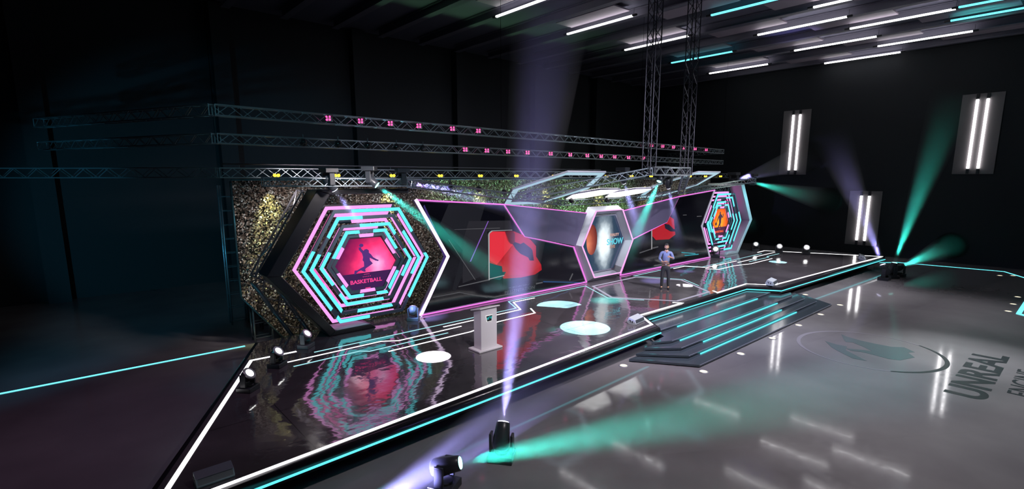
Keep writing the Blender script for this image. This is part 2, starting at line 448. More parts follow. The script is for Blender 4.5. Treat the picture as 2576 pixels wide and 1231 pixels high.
cyl = [(.155, 6.78, (12.75, 19.45)), (.235, 7.14, (13.55, 19.05)), (.31, 7.53, (12.95, 19.65)), (.385, 8.2, (13.9, 19.5))]
for z, y, (xa, xb) in cyl:
    m = MB(); m.box(((xa+xb)/2, y-.035, z-.062), (xb-xa, .03, .026)); o = m.build('step_light_line', E_CYAN, sw); o.location = (-XM, -7.4, 0)

# ------------------------------------------------------------------ sequin backdrop
SQ = [(3.6, 4.78), (30.1, 4.78), (30.1, 1.46), (29.05, 0.05), (4.65, 0.05), (3.6, 1.46)]
bd = empty('sequin_backdrop', (XM, 16, 0)); tag(bd, 'tall wide brown sequin wall behind the whole stage set', 'backdrop')
m = MB(); m.prism([(x-XM, 0, z) for x, z in SQ], (0, .12, 0)); m.build('sequin_cloth', SEQ, bd)
m = MB()
for a, b in zip(SQ, SQ[1:] + SQ[:1]): m.tube((a[0]-XM, .06, a[1]), (b[0]-XM, .06, b[1]), .05, 8)
m.build('edge_tube', mat('teal_grey_tube', (.12, .22, .26), .3, .7), bd)
# ladder scaffolds that hold it up
def ladder(u, v, htop, lab, w=.55):
    p = on_z(u, v, 0); r = empty('scaffold_ladder', p); tag(r, lab, 'scaffold', 'scaffold ladders behind the sequin wall')
    for s in (0, 1):
        MB().tube((s*w, 0, 0), (s*w, 0, htop), .028, 8).build('upright', STEEL, r)
        MB().tube((s*w, .3, 0), (s*w, .3, htop), .028, 8).build('upright', STEEL, r)
    z = .12
    while z < htop - .05:
        q = MB().tube((0, 0, z), (w, 0, z), .016, 6); q.tube((0, .3, z), (w, .3, z), .016, 6); q.tube((0, 0, z), (0, .3, z), .012, 6); q.build('rung', STEEL, r)
        z += .46
ladder(585, 818, 4.62, 'tall pipe scaffold ladder left of the sequin wall', .5)
ladder(643, 862, 1.35, 'short dark scaffold stand under the left edge of the sequin wall, nearer one', .5)
ladder(662, 828, 1.6, 'short dark scaffold stand under the left edge of the sequin wall, farther one', .5)

# ------------------------------------------------------------------ LED screens
YS = 13.46
SCR = mat('screen_glass', (.006, .006, .010), .12, 0, spec=.9)
def scr_mat(name, stops, scale=(1, 1, 1), loc=(0, 0, 0), s=1.0):
    m = mat(name, (.005, .005, .008), .15, 0, (1, 1, 1), s); nt, N, L, b = nodes(m)
    tc = N.new('ShaderNodeTexCoord'); mp = N.new('ShaderNodeMapping'); mp.inputs['Location'].default_value = loc; mp.inputs['Scale'].default_value = scale
    g = N.new('ShaderNodeTexGradient'); g.gradient_type = 'SPHERICAL'
    nz = N.new('ShaderNodeTexNoise'); nz.inputs['Scale'].default_value = 2.2; nz.inputs['Detail'].default_value = 4
    L.new(tc.outputs['Object'], mp.inputs[0]); L.new(tc.outputs['Object'], nz.inputs['Vector'])
    ad = N.new('ShaderNodeMix'); ad.data_type = 'VECTOR'; ad.blend_type = 'MIX' if hasattr(ad, 'blend_type') else 'MIX'
    vm = N.new('ShaderNodeVectorMath'); vm.operation = 'MULTIPLY_ADD'; vm.inputs[1].default_value = (.35, .35, .35)
    L.new(nz.outputs['Color'], vm.inputs[0]); L.new(mp.outputs[0], vm.inputs[2]); L.new(vm.outputs[0], g.inputs[0])
    r = N.new('ShaderNodeValToRGB'); e = r.color_ramp.elements
    e[0].position, e[0].color = stops[0][0], (*stops[0][1], 1); e[1].position, e[1].color = stops[-1][0], (*stops[-1][1], 1)
    for p, c in stops[1:-1]: x = e.new(p); x.color = (*c, 1)
    L.new(g.outputs['Fac'], r.inputs['Fac']); L.new(r.outputs[0], b.inputs['Emission Color'])
    N.remove(ad)
    return m
def poly_at(pts, y, ext=.006, org=(0, 0, 0)):
    o = Vector(org)
    return [on_y(u, v, y) - o for u, v in pts]
SL = [(7.92, 4.21), (11.35, 3.96), (12.30, 2.79), (14.92, 2.18), (15.74, .66), (7.96, .66), (9.01, 2.40)]
def screen_wall(name, lab, flip):
    r = empty(name, (XM, YS, 0)); tag(r, lab, 'led screen', 'dark LED screen walls either side of the centre')
    f = (lambda p: (2*XM-p[0], p[1])) if flip else (lambda p: p)
    pts = [f(p) for p in SL]
    if flip: pts = list(reversed(pts))
    MB().prism([(x-XM, 0, z) for x, z in pts], (0, .22, 0)).build('cabinet', GREYM, r)
    ins = scaled(pts, .05); 
    if abs(ins[0][0]-pts[0][0]) > 0 and flip is None: pass
    def area(q): return sum(q[i-1][0]*q[i][1]-q[i][0]*q[i-1][1] for i in range(len(q)))
    if abs(area(ins)) > abs(area(pts)): ins = scaled(pts, -.05)
    MB().prism([(x-XM, -.012, z) for x, z in ins], (0, .012, 0)).build('screen_face', SCR, r)
    # light lines round the edge
    def ln(nm, a, b, rad, mt):
        a, b = f(a), f(b); m = MB()
        d = Vector((b[0]-a[0], 0, b[1]-a[1])); L_ = d.length; q = d.to_track_quat('X', 'Z').to_matrix()
        m.box(((a[0]+b[0])/2-XM, -.03, (a[1]+b[1])/2), (L_+rad, .05, rad*2), q); return m.build(nm, mt, r)
    for k, (i, j, rad, mt) in enumerate([(5, 6, .045, E_VIO), (6, 0, .045, E_VIO), (0, 1, .022, E_PLINE), (1, 2, .016, E_PLINE), (2, 3, .016, E_PLINE), (3, 4, .016, E_PLINE), (4, 5, .018, E_PLINE)]):
        if flip and mt is E_VIO: mt, rad = E_LILAC, .03
        ln('edge_light', SL[i], SL[j], rad, mt)
    return r
scl = screen_wall('led_screen_wall', 'large dark LED screen wall with violet white edge right of the left hexagon', False)
scr = screen_wall('led_screen_wall', 'dark LED screen wall behind the person, left of the far orange hexagon', True)
def piece(parent, nm, pts, mt, d=.02):
    org = Vector((XM, YS, 0)); m = MB(); m.prism([on_y(u, v, YS - d) - org for u, v in pts], (0, .006, 0)); return m.build(nm, mt, parent)
RED1 = em('screen_red', (.95, .035, .06), .8); RED2 = em('screen_dark_red', (.55, .012, .025), .8); RED3 = em('screen_deep_red', (.30, .012, .03), .7)
INK = em('screen_ink', (.012, .012, .035), .8); INKT = em('screen_teal_ink', (.0, .06, .07), .8); GR = em('screen_grey', (.016, .015, .020), 1); GRL = em('screen_pale', (.40, .39, .41), .9); GRM = em('screen_mid_grey', (.10, .10, .11), .9)
VIOD = em('screen_violet', (.04, .02, .13), 1); PURL = em('screen_purple_line', (.35, .15, .75), .7)
def hz(x, y): return (1060 + x/3.848, 500 + y/3.848)
piece(scl, 'screen_picture', [hz(*p) for p in [(270, 40), (620, 50), (470, 560), (330, 900), (300, 880), (400, 500), (180, 250)]], em('screen_haze', (.008, .008, .012), 1), .013)
piece(scl, 'screen_picture', [hz(*p) for p in [(460, 218), (860, 212), (880, 300), (640, 320), (640, 640), (560, 760), (400, 820), (405, 400)]], GR, .016)
piece(scl, 'screen_picture', [hz(*p) for p in [(655, 340), (680, 318), (900, 318), (1000, 360), (1060, 400), (1110, 460), (1110, 560), (1160, 640), (1165, 690), (1100, 735), (960, 765), (800, 775), (700, 700), (655, 650)]], RED2, .020)
piece(scl, 'screen_picture', [hz(*p) for p in [(662, 600), (662, 340), (685, 322), (808, 320), (830, 400), (860, 440), (890, 440), (730, 640)]], RED1, .024)
piece(scl, 'screen_picture', [hz(*p) for p in [(890, 445), (1045, 580), (1160, 640), (1040, 740), (840, 740), (760, 640)]], em('screen_mid_red', (.62, .015, .03), .8), .024)
piece(scl, 'player_shadow', [hz(*p) for p in [(885, 440), (905, 420), (960, 440), (990, 425), (1060, 480), (1075, 500), (1090, 600), (1050, 600), (1035, 570), (960, 535), (915, 490)]], INK, .028)
piece(scl, 'player_shadow', [hz(*p) for p in [(655, 620), (715, 640), (780, 655), (785, 710), (820, 710), (790, 760), (760, 790), (655, 770)]], INKT, .028)
piece(scl, 'player_shadow', [hz(*p) for p in [(812, 320), (880, 310), (905, 340), (905, 420), (880, 445), (850, 420)]], em('screen_wine', (.16, .015, .03), .8), .028)
for a in ([(648, 350), (655, 330), (680, 310), (690, 316), (664, 336), (660, 352)], [(648, 350), (660, 350), (662, 790), (652, 790)], [(680, 310), (880, 302), (880, 307), (690, 316)], [(660, 775), (800, 740), (805, 748), (665, 782)]):
    piece(scl, 'screen_line', [hz(*p) for p in a], GRL, .032)
for a in ([(320, 298), (760, 282), (760, 288), (320, 302)], [(360, 850), (655, 780), (655, 792), (360, 858)], [(110, 955), (370, 905), (370, 912), (110, 960)], [(370, 906), (640, 955), (640, 960), (370, 912)], [(210, 560), (262, 555), (560, 800), (520, 780)][:0] or [(262, 400), (268, 398), (525, 785), (519, 787)], [(1110, 818), (1175, 806), (1175, 818), (1110, 832)], [(1430, 790), (1462, 722), (1470, 730), (1440, 795)]):
    piece(scl, 'screen_line', [hz(*p) for p in a], GRM, .030)
piece(scl, 'screen_line', [hz(*p) for p in [(470, 610), (645, 218), (652, 218), (480, 610)]], PURL, .030)
piece(scl, 'screen_picture', [hz(*p) for p in [(1180, 800), (1590, 810), (1590, 816), (1180, 810)]], em('screen_blue_line', (.03, .10, .28), .8), .026)
piece(scl, 'screen_picture', [hz(*p) for p in [(20, 75), (30, 60), (250, 540), (60, 1010), (40, 1060), (215, 560)]], VIOD, .018)
q = hz(955, 885); p = on_y(q[0], q[1], YS-.03)
text('screen_caption', 'PRESENTATION', .16, GRM, Matrix.Translation((-XM, -YS, 0)) @ stand(p.x, YS-.03, p.z), scl, .002, sx=1.3)
q = hz(950, 848); p = on_y(q[0], q[1], YS-.03)
text('screen_caption', 'PROJECT NEW DISPLAY', .075, GRM, Matrix.Translation((-XM, -YS, 0)) @ stand(p.x, YS-.03, p.z), scl, .002, sx=1.3)
def rz(x, y): return (1500 + x/2.564, 380 + y/2.564)
piece(scr, 'screen_picture', [rz(*p) for p in [(362, 512), (425, 470), (445, 430), (470, 420), (500, 440), (510, 540), (470, 570), (385, 575), (362, 550)]], RED2, .020)
piece(scr, 'player_shadow', [rz(*p) for p in [(440, 470), (470, 475), (500, 505), (520, 500), (525, 520), (480, 520), (445, 500)]], INK, .026)
piece(scr, 'screen_line', [rz(*p) for p in [(356, 515), (361, 510), (361, 634), (356, 636)]], GRL, .03)
for a in ([(365, 622), (400, 615), (400, 622), (365, 632)], [(280, 655), (355, 630), (355, 636), (280, 662)], [(560, 412), (583, 411), (583, 415), (560, 416)], [(650, 420), (680, 419), (680, 423), (650, 425)]):
    piece(scr, 'screen_line', [rz(*p) for p in a], GRM, .03)
for a in ([(550, 652), (640, 660), (640, 666), (550, 658)], [(570, 672), (660, 664), (660, 670), (570, 678)]):
    piece(scr, 'screen_line', [rz(*p) for p in a], em('screen_cyan_glint', (.05, .45, .55), .7), .03)

# header panels
def header(flip, lab):
    H = [(11.35, 3.96), (15.62, 3.47), (15.0, 2.22), (12.30, 2.79)]
    if flip: H = [mir(p) for p in H]
    r = empty('header_panel', (XM, 13.4, 0)); tag(r, lab, 'panel')
    MB().prism([(x-XM, 0, z) for x, z in H], (0, .1, 0)).build('panel_face', LILAC, r)
    m = MB(); a, b = H[0], H[1]; d = Vector((b[0]-a[0], 0, b[1]-a[1]))
    m.box(((a[0]+b[0])/2-XM, .02, (a[1]+b[1])/2), (d.length, .06, .035), d.to_track_quat('X', 'Z').to_matrix()); m.build('edge_light', E_PLINE, r)
header(False, 'slanted lilac grey header panel left of the centre hexagon'); header(True, 'slanted lilac grey header panel right of the centre hexagon')

# centre hexagon
ch = empty('hexagon_portal', (XM, 13.3, 0)); tag(ch, 'silver six-sided portal with pink outline and screen at the stage centre', 'stage portal')
def hexa(cx, cz, wm, wt, h, y): return [(cx-wm, y, cz), (cx-wt, y, cz+h), (cx+wt, y, cz+h), (cx+wm, y, cz), (cx+wt, y, cz-h), (cx-wt, y, cz-h)]
back = [(-1.92, .28, 2.27), (-.98, .28, 3.70), (.98, .28, 3.70), (1.92, .28, 2.27), (1.02, .28, .60), (-1.02, .28, .60)]
frnt = hexa(0, 2.19, 1.65, .86, 1.35, -.05)
inn = hexa(0, 2.16, 1.44, .74, 1.20, .24)
m = MB(); bm = m.bm
Bv = [bm.verts.new(p) for p in back]; Fv = [bm.verts.new(p) for p in frnt]; Iv = [bm.verts.new(p) for p in inn]
for i in range(6):
    j = (i+1) % 6; bm.faces.new((Bv[i], Bv[j], Fv[j], Fv[i])); bm.faces.new((Fv[i], Fv[j], Iv[j], Iv[i])); bm.faces.new((Bv[i], Bv[j], Iv[j], Iv[i]))
m.build('portal_frame', SILVER, ch)
m = MB(); f1 = hexa(0, 2.19, 1.675, .875, 1.37, -.09); f2 = hexa(0, 2.19, 1.625, .845, 1.33, -.09); m.band(f1, f2, (0, .04, 0)); m.build('outline_light', E_VIO if False else em('soft_pink_led', (1, .5, .93), 1.0), ch)
CSCR = scr_mat('centre_screen_glow', [(0, (.012, .04, .08)), (.3, (.03, .055, .09)), (.5, (.18, .23, .28)), (.72, (.75, .85, .9)), (1, (1, 1, 1))], (1.0, 0, .5), (-.02-.175, -.175, -2.15*.5-.175), 1.2)
m = MB(); m.prism(hexa(0, 2.16, 1.40, .72, 1.17, .20), (0, .03, 0)); m.build('screen_face', CSCR, ch)
m = MB(); m.band(hexa(0, 2.16, 1.42, .73, 1.19, .18), hexa(0, 2.16, 1.36, .70, 1.13, .18), (0, .04, 0)); m.build('screen_rim', GREYM, ch)
m = MB(); q = on_y(1488, 604, 13.49); n = 28
m.prism([(q.x - XM + .02 + .33*math.cos(2*math.pi*i/n), .185, q.z + .62*math.sin(2*math.pi*i/n)) for i in range(n) if q.x-XM+.02+.33*math.cos(2*math.pi*i/n) > -1.28 + .5*abs(.62*math.sin(2*math.pi*i/n)) ], (0, .006, 0))
m.build('screen_planet', scr_mat('planet_glow', [(0, (.10, .012, .012)), (.5, (.35, .07, .04)), (1, (.8, .25, .13))], (1.6, 0, .9), (1.6*1.05-.175, -.175, -2.2*.9-.175), 1.1), ch)
for s, px, py, sz, mt in (('SHOW', 1547, 608, .36, em('screen_cyan_word', (.15, .75, .9), .95)), ('REALITY', 1546, 591, .16, em('screen_orange_word', (.75, .45, .4), .8)), ('LIVE', 1541, 621, .18, em('screen_tan_word', (.6, .35, .28), .7))):
    q = on_y(px, py, 13.48)
    text('screen_caption', s, sz, mt, Matrix.Translation((-XM, -13.3, 0)) @ stand(q.x, 13.48, q.z), ch, .003, sx=1.0, bold=.006)
ch.location = (XM, 13.3, 0)

# ------------------------------------------------------------------ hexagon light sculptures
def ringpt(cx, cz, k, t, w):
    """point on the hexagon of scale k, perimeter position t in 0..6, pulled in by w"""
    V = [(-2.02, 0), (-1.03, 1.64), (1.03, 1.64), (2.02, 0), (1.03, -1.64), (-1.03, -1.64)]
    V = [((a*k) * (1 - w/(1.9*k)), b*k * (1 - w/(1.64*k))) for a, b in V]
    i = int(t) % 6; f = t - int(t); a, b = V[i], V[(i+1) % 6]
    return (cx + a[0] + (b[0]-a[0])*f, cz + a[1] + (b[1]-a[1])*f)
def arc_pts(t0, t1):
    L = [t0]; k = math.floor(t0) + 1
    while k < t1 - 1e-6: L.append(k); k += 1
    L.append(t1); return L
def ring_piece(m, cx, cz, k, t0, t1, w0, w1, y, dep):
    T = arc_pts(t0, t1)
    O = [ringpt(cx, cz, k, t % 6 if t < 6 else t - 6, w0) for t in T]; I = [ringpt(cx, cz, k, t % 6 if t < 6 else t - 6, w1) for t in T]
    m.band([(a, y, b) for a, b in O], [(a, y, b) for a, b in I], (0, dep, 0), False)
# rings: (scale, y offset, [(from, to, colour)])  perimeter 0 = outer-side vertex, clockwise over the top
P_, C_, D_ = 'p', 'c', 'd'
RINGS = [
 (1.00, .32, [(-1.95, 1.97, P_), (2.15, 3.9, P_)]),
 (.955, -.10, [(-.75, .33, C_), (1.25, 2.45, C_), (3-.10, 3.75, C_), (4.55, 5.1, C_), (-.55, 0, C_)]),
 (.875, .34, [(1.02, 1.98, P_), (.1, 1, 'q'), (2.05, 3.0, P_), (3.02, 4.2, P_)]),
 (.835, -.02, [(-.95, .30, C_), (.62, 1.42, C_), (2.35, 3.35, C_), (4.1, 4.75, C_)]),
 (.755, .36, [(-.9, .95, 'q'), (1.3, 2.97, P_), (3.2, 5.6, P_)]),
 (.695, .02, [(-.45, .38, C_), (1.35, 2.28, C_), (2.7, 3.45, C_), (4.2, 5.3, C_)]),
 (.635, .36, [(-.95, 1.9, P_), (2.1, 3.0, P_), (3.3, 5.05, P_)]),
 (.585, .06, [(.25, 1.32, C_), (1.68, 2.62, C_), (3.35, 3.9, C_), (4.0, 4.3, C_), (4.65, 5.4, C_)]),
 (.515, .10, [(.25, .62, P_), (1.3, 1.72, P_), (2.2, 2.75, P_), (3.25, 3.8, P_), (4.3, 4.75, P_), (5.25, 5.75, P_)]),
]
POSTL = scr_mat('pink_poster', [(0, (.10, .005, .06)), (.3, (.45, .01, .10)), (.5, (.95, .03, .16)), (.75, (1, .12, .40)), (1, (1, .5, .85))], (.85, 0, .85), (-.30-.17, -.17, -.17), 1.15)
POSTR = scr_mat('orange_poster', [(0, (.35, .04, .005)), (.35, (.9, .12, .005)), (.7, (1, .30, .01)), (1, (1, .55, .05))], (.9, 0, .9), (-.17, -.17, -.2), 1.1)
def sculpture(cx, flip, lab):
    r = empty('hexagon_light_sculpture', (cx, 13.62, ST)); tag(r, lab, 'light sculpture', None)
    cz = 2.44 - ST; s = -1 if flip else 1
    mc = {P_: E_PINK, C_: E_CYAN, 'q': E_PINKD}
    for k, dy, arcs in RINGS:
        m = MB(); ring_piece(m, 0, cz, k, 0, 6, 0, .085, dy, .07)
        if flip:
            for v in m.bm.verts: v.co.x *= -1
        rg = m.build('ring', SLATE, r)
        for a, b, c in arcs:
            if a < 0: a += 6; b += 6
            m = MB(); ring_piece(m, 0, cz, k, a, b, -.004, .088, dy-.016, .03)
            if flip:
                for v in m.bm.verts: v.co.x *= -1
            m.build('light_strip', mc[c], rg)
    # poster panel
    V = [(-.96, 0), (-.47, .78), (.49, .78), (.97, 0), (.49, -.78), (-.48, -.78)]
    pz = cz - .07
    m = MB(); m.prism([(a*1.06, .20, pz+b*1.06) for a, b in V], (0, .12, 0)); m.build('poster_frame', GREYM, r)
    ps = MB(); ps.prism([(a, .185, pz+b) for a, b in V], (0, .012, 0)); po = ps.build('poster', POSTR if flip else POSTL, r)
    po.data.transform(Matrix.Translation((0, 0, -pz))); po.location.z = pz
    gm = em('poster_ground_violet', (.06, .012, .10), .8) if not flip else em('poster_ground_plum', (.10, .01, .06), .7)
    m = MB(); m.prism([(x, .178, pz+z) for x, z in [(-.82, -.22), (.84, -.22), (.485, -.775), (-.475, -.775)]], (0, .005, 0)); m.build('poster_ground', gm, po).location.z = -pz
    if not flip:
        fig = [(305, 470)]
        def c4(x, y):  # outline read off the poster
            u, v = 850 + x/7.69, 590 + y/7.69; p = on_y(u, v, 13.80); return (p.x - 6.57 + .0, .172, p.z - ST)
        F1 = [(495, 245), (540, 240), (545, 270), (590, 310), (605, 285), (650, 272), (690, 300), (690, 345), (730, 375), (770, 430), (830, 465), (880, 485), (865, 505), (815, 495), (735, 455), (705, 440), (712, 490), (765, 550), (700, 600), (640, 640), (620, 660), (630, 705), (600, 712), (540, 685), (490, 705), (450, 745), (430, 768), (410, 760), (420, 690), (470, 685), (540, 640), (600, 610), (595, 520), (570, 490), (580, 430), (560, 360), (500, 290)]
        fm = em('poster_figure_violet', (.10, .03, .22), .9)
        m = MB(); m.prism([c4(*p) for p in F1], (0, .004, 0)); m.build('player_figure', fm, po).location.z = -pz
        m = MB(); q = c4(545, 205); n = 14; m.prism([(q[0] + .065*math.cos(2*math.pi*i/n), .172, q[2] + .05*math.sin(2*math.pi*i/n)) for i in range(n)], (0, .004, 0)); m.build('ball', fm, po).location.z = -pz
        wm = em('poster_pink_word', (1, .06, .30), 1)
        text('poster_word', 'BASKETBALL', .155, wm, Matrix.Translation((-.02, .17, pz-.47)) @ Matrix.Rotation(math.pi/2, 4, 'X'), po, .002, sx=1.12, bold=.004).location.z = -pz
        for i in range(5):
            MB().box((-.11+.055*i, .17, pz-.335), (.022, .004, .018)).build('poster_dot', wm, po).location.z = -pz
        MB().box((.02, .17, pz-.68), (.16, .004, .03), bev=.0015).build('poster_bar', wm, po).location.z = -pz
        MB().box((0, .17, pz-.265), (.18, .004, .01)).build('poster_bar', wm, po).location.z = -pz
    else:
        fm = em('poster_figure_plum', (.06, .008, .05), .9)
        F2 = [(-.10, .55), (-.03, .62), (.04, .56), (.05, .46), (.22, .40), (.30, .30), (.36, .34), (.32, .44), (.40, .48), (.44, .34), (.34, .22), (.20, .28), (.14, .10), (.16, -.02), (.08, -.16), (.22, -.38), (.14, -.40), (.02, -.16), (-.08, -.28), (-.20, -.44), (-.32, -.44), (-.18, -.24), (-.08, -.06), (-.12, .10), (-.16, .26), (-.34, .06), (-.44, -.04), (-.40, .06), (-.22, .36), (-.12, .42)]
        m = MB(); m.prism([(a*.85, .172, pz + .06 + b*.95) for a, b in F2], (0, .004, 0)); m.build('player_figure', fm, po).location.z = -pz
        m = MB(); n = 14; m.prism([(-.42 + .09*math.cos(2*math.pi*i/n), .172, pz - .02 + .09*math.sin(2*math.pi*i/n)) for i in range(n)], (0, .004, 0)); m.build('ball', fm, po).location.z = -pz
        wm = em('poster_orange_word', (1, .12, .04), 1)
        text('poster_word', 'BASKETBALL', .155, wm, Matrix.Translation((0, .17, pz-.47)) @ Matrix.Rotation(math.pi/2, 4, 'X'), po, .002, sx=1.12, bold=.004).location.z = -pz
        MB().box((0, .17, pz-.68), (.16, .004, .03), bev=.0015).build('poster_bar', wm, po).location.z = -pz
        MB().box((0, .17, pz-.30), (.24, .004, .012)).build('poster_bar', wm, po).location.z = -pz
    # bracket bars that hold the rings
    m = MB(); m.box((0, .42, cz+1.66), (2.3, .05, .06)); m.box((0, .42, cz-1.66), (2.0, .05, .06)); m.build('carrier_bar', BLACK, r)
sculpture(6.42, False, 'large nested hexagon of pink and cyan light bars around a pink basketball poster')
sculpture(27.28, True, 'far nested hexagon of pink and cyan light bars around an orange basketball poster')

# outer C-shaped frames
def c_frame(flip, lab, mt):
    r = empty('hexagon_arch_frame', (0, 13.3, 0)); tag(r, lab, 'arch frame')
    O = [(7.60, 4.56), (4.95, 4.56), (3.57, 2.46), (5.05, ST), (6.40, ST)]
    I = [(7.60, 4.43), (5.28, 4.43), (3.92, 2.42), (5.22, .75), (6.25, .75)]
    if flip: O = [mir(p) for p in O]; I = [mir(p) for p in I]
    MB().band([(x, -.02, z) for x, z in O], [(x, -.02, z) for x, z in I], (0, .72, 0), False).build('frame_band', mt, r, bevel=.02)
    return r
fr = c_frame(False, 'black open hexagon frame around the left light sculpture', mat('black_satin', (.007, .007, .010), .3))
m = MB(); m.prism([(5.26, 0, .752), (6.2, 0, .752), (6.05, .66, .752), (5.12, .66, .752)], (0, 0, .004)); m.build('base_top_plate', mat('pale_pink_grey_plate', (.55, .48, .53), .35), fr)
fr = c_frame(True, 'silver open hexagon frame around the far light sculpture', SILVER)

# ------------------------------------------------------------------ trusses
def truss_seg(r, a, b, w, rad=.017, step=None, mt=STEEL, tri=False, hx=None):
    a, b = Vector(a), Vector(b); d = (b-a); L_ = d.length; d.normalize()
    side = d.cross(Vector((0, 0, 1)))
    if side.length < .1: side = Vector((1, 0, 0)) if hx is None else Vector(hx)
    side.normalize(); upv = side.cross(d).normalized()
    cs = [(-w/2, -w/2), (w/2, -w/2), (w/2, w/2), (-w/2, w/2)] if not tri else [(-w/2, -w/2), (w/2, -w/2), (0, w/2)]
    cp = [(a + side*p + upv*q, b + side*p + upv*q) for p, q in cs]
    for p, q in cp: MB().tube(p, q, rad, 6).build('chord', mt, r)
    step = step or w * 1.25; n = max(2, int(round(L_/step))); m = MB()
    nc = len(cp)
    for f in range(nc):
        A, B = cp[f], cp[(f+1) % nc]
        for i in range(n):
            t0, t1 = i/n, (i+1)/n
            p0 = (A if i % 2 == 0 else B); p1 = (B if i % 2 == 0 else A)
            m.tube(p0[0].lerp(p0[1], t0), p1[0].lerp(p1[1], t1), rad*.62, 4)
    for e in (0, 1):
        for f in range(nc): m.tube(cp[f][e], cp[(f+1) % nc][e], rad*.7, 4)
    m.build('bracing', mt, r)
K0, K1 = (2.87, 13.85), (30.83, 15.75)
def big_truss(z, w, lab, ext=6.8):
    r = empty('lighting_truss'); tag(r, lab, 'truss')
    for t in (0, .33, .66, 1): MB().tube((K0[0]+(K1[0]-K0[0])*t, K0[1]+(K1[1]-K0[1])*t, z+w/2), (K0[0]+(K1[0]-K0[0])*t, K0[1]+(K1[1]-K0[1])*t, 12.5), .006, 4).build('hanger_cable', BLACK, r)
    truss_seg(r, (K0[0]-3.15*ext/6.8, K0[1]+6.7*ext/6.8, z), (K0[0], K0[1], z), w)
    truss_seg(r, (*K0, z), (*K1, z), w)
    truss_seg(r, (*K1, z), (K1[0]+2.4, K1[1]+5.2, z), w)
    return r
big_truss(6.42, .24, 'topmost long bent aluminium truss carrying small pink lamps')
big_truss(5.775, .22, 'second long bent aluminium truss with dark globe lamps and pink lamps')
r = empty('lighting_truss'); tag(r, 'lowest long aluminium truss with yellow lamps above the sequin wall', 'truss')
truss_seg(r, (-5.5, 22.5, 4.98), (K0[0]+.2, 14.9, 4.99), .24); truss_seg(r, (K0[0]+.2, 14.9, 4.99), (30.6, 15.1, 4.97), .24)
r = empty('lighting_truss'); tag(r, 'short dark truss with moving lamps over the left black hexagon frame', 'truss')
truss_seg(r, (3.55, 12.9, 4.77), (7.75, 12.9, 4.73), .19, mt=STEEL)
r = empty('pipe_rail'); tag(r, 'thin dark pipe rail above the lowest truss', 'rail')
MB().tube((3.2, 15.08, 5.22), (18.5, 15.12, 5.2), .02, 6).build('pipe', DSTEEL, r)
for x in (3.6, 8, 13, 18): MB().tube((x, 15.08, 5.1), (x, 15.1, 5.22), .012, 6).build('clamp', DSTEEL, r)
# inclined hexagonal truss that carries the hanging frames
r = empty('hexagon_truss'); tag(r, 'inclined crossing aluminium truss ring hanging from the two towers', 'truss')
n0, n1 = Vector((15.66, 10.55, 5.09)), Vector((18.04, 10.55, 5.09))
truss_seg(r, n0, n1, .27, .024, mt=mat('bright_aluminium', (.55, .6, .63), .3, .8)); 
truss_seg(r, n0, (11.7, 13.15, 4.22), .24, .019); truss_seg(r, n1, (2*XM-11.7, 13.15, 4.22), .24, .019)
truss_seg(r, (6.85, 11.9, 4.72), (14.8, 13.95, 3.88), .19); truss_seg(r, (2*XM-6.85, 11.9, 4.72), (2*XM-14.8, 13.95, 3.88), .19)
truss_seg(r, (14.8, 13.95, 3.88), (2*XM-14.8, 13.95, 3.88), .19)
for i, (x, lab) in enumerate(((15.62, 'left hanging truss tower rising to the roof'), (18.05, 'right hanging truss tower rising to the roof'))):
    r = empty('truss_tower'); tag(r, lab, 'truss tower', 'two vertical truss towers')
    truss_seg(r, (x, 10.62, 4.97), (x, 10.62, 12.4), .33, .022, mt=DSTEEL, hx=(1, 0, 0))
# three-sided hexagon truss standing behind the left frame
def c_truss(flip, lab):
    r = empty('hexagon_back_truss'); tag(r, lab, 'truss')
    V = [(5.10, 14.5, 4.42), (3.74, 14.5, 2.20), (4.95, 14.5, .0)]
    if flip: V = [mir(v) for v in V]
    truss_seg(r, V[0], V[1], .42, .027, mt=DSTEEL); truss_seg(r, V[1], V[2], .42, .027, mt=DSTEEL)
    if flip: truss_seg(r, (28.9, 14.3, 4.2), (26.6, 14.3, 4.2), .28, .018)
c_truss(False, 'dark bent lattice truss behind the left black hexagon frame'); c_truss(True, 'bent lattice truss behind the far silver hexagon frame')

# ------------------------------------------------------------------ hanging frames and soft panels
def hang_frame(x0, x1, lab, flip=False):
    # far edge low, near edge high, parallel to the stage axis
    r = empty('hanging_light_frame'); tag(r, lab, 'hanging frame', 'two hanging hexagonal frames')
    xc = 12.87
    def P3(dx, t): y = 14.18 + (11.10-14.18)*t; z = 3.92 + (5.085-3.92)*t; x = xc + dx; return Vector((2*XM-x if flip else x, y, z))
    O = [P3(-.90, 0), P3(.82, 0), P3(1.86, .5), P3(.62, 1), P3(-.58, 1), P3(-1.86, .5)]
    I = [P3(-.66, .09), P3(.62, .09), P3(1.52, .5), P3(.42, .91), P3(-.42, .91), P3(-1.52, .5)]
    if HF: 
        O, I = HF[0], HF[1]
        if flip: O = [Vector(mir(p)) for p in O]; I = [Vector(mir(p)) for p in I]
    nrm = (O[1]-O[0]).cross(O[3]-O[0]).normalized() * .05
    MB().band(O, I, nrm).build('frame_band', mat('pale_frame_paint', (.62, .66, .74), .35), r)
    MB().band([p + (I[i]-p)*.12 - nrm*.12 for i, p in enumerate(O)], [p + (I[i]-p)*.88 - nrm*.12 for i, p in enumerate(O)], nrm*1.24).build('light_band', em('frame_glow', (.45, .70, .82), .85), r)
def tp(u, v, t):
    y = 14.18 + (11.10-14.18)*t; return on_y(u, v, y)
HF = None
Oo = [tp(1262.6, 514.4, 0), tp(1356.8, 509.8, 0), tp(1479.7, 472.8, .5), tp(1524.5, 430.5, 1), tp(1427.7, 429.2, 1), tp(1288, 474, .5)]
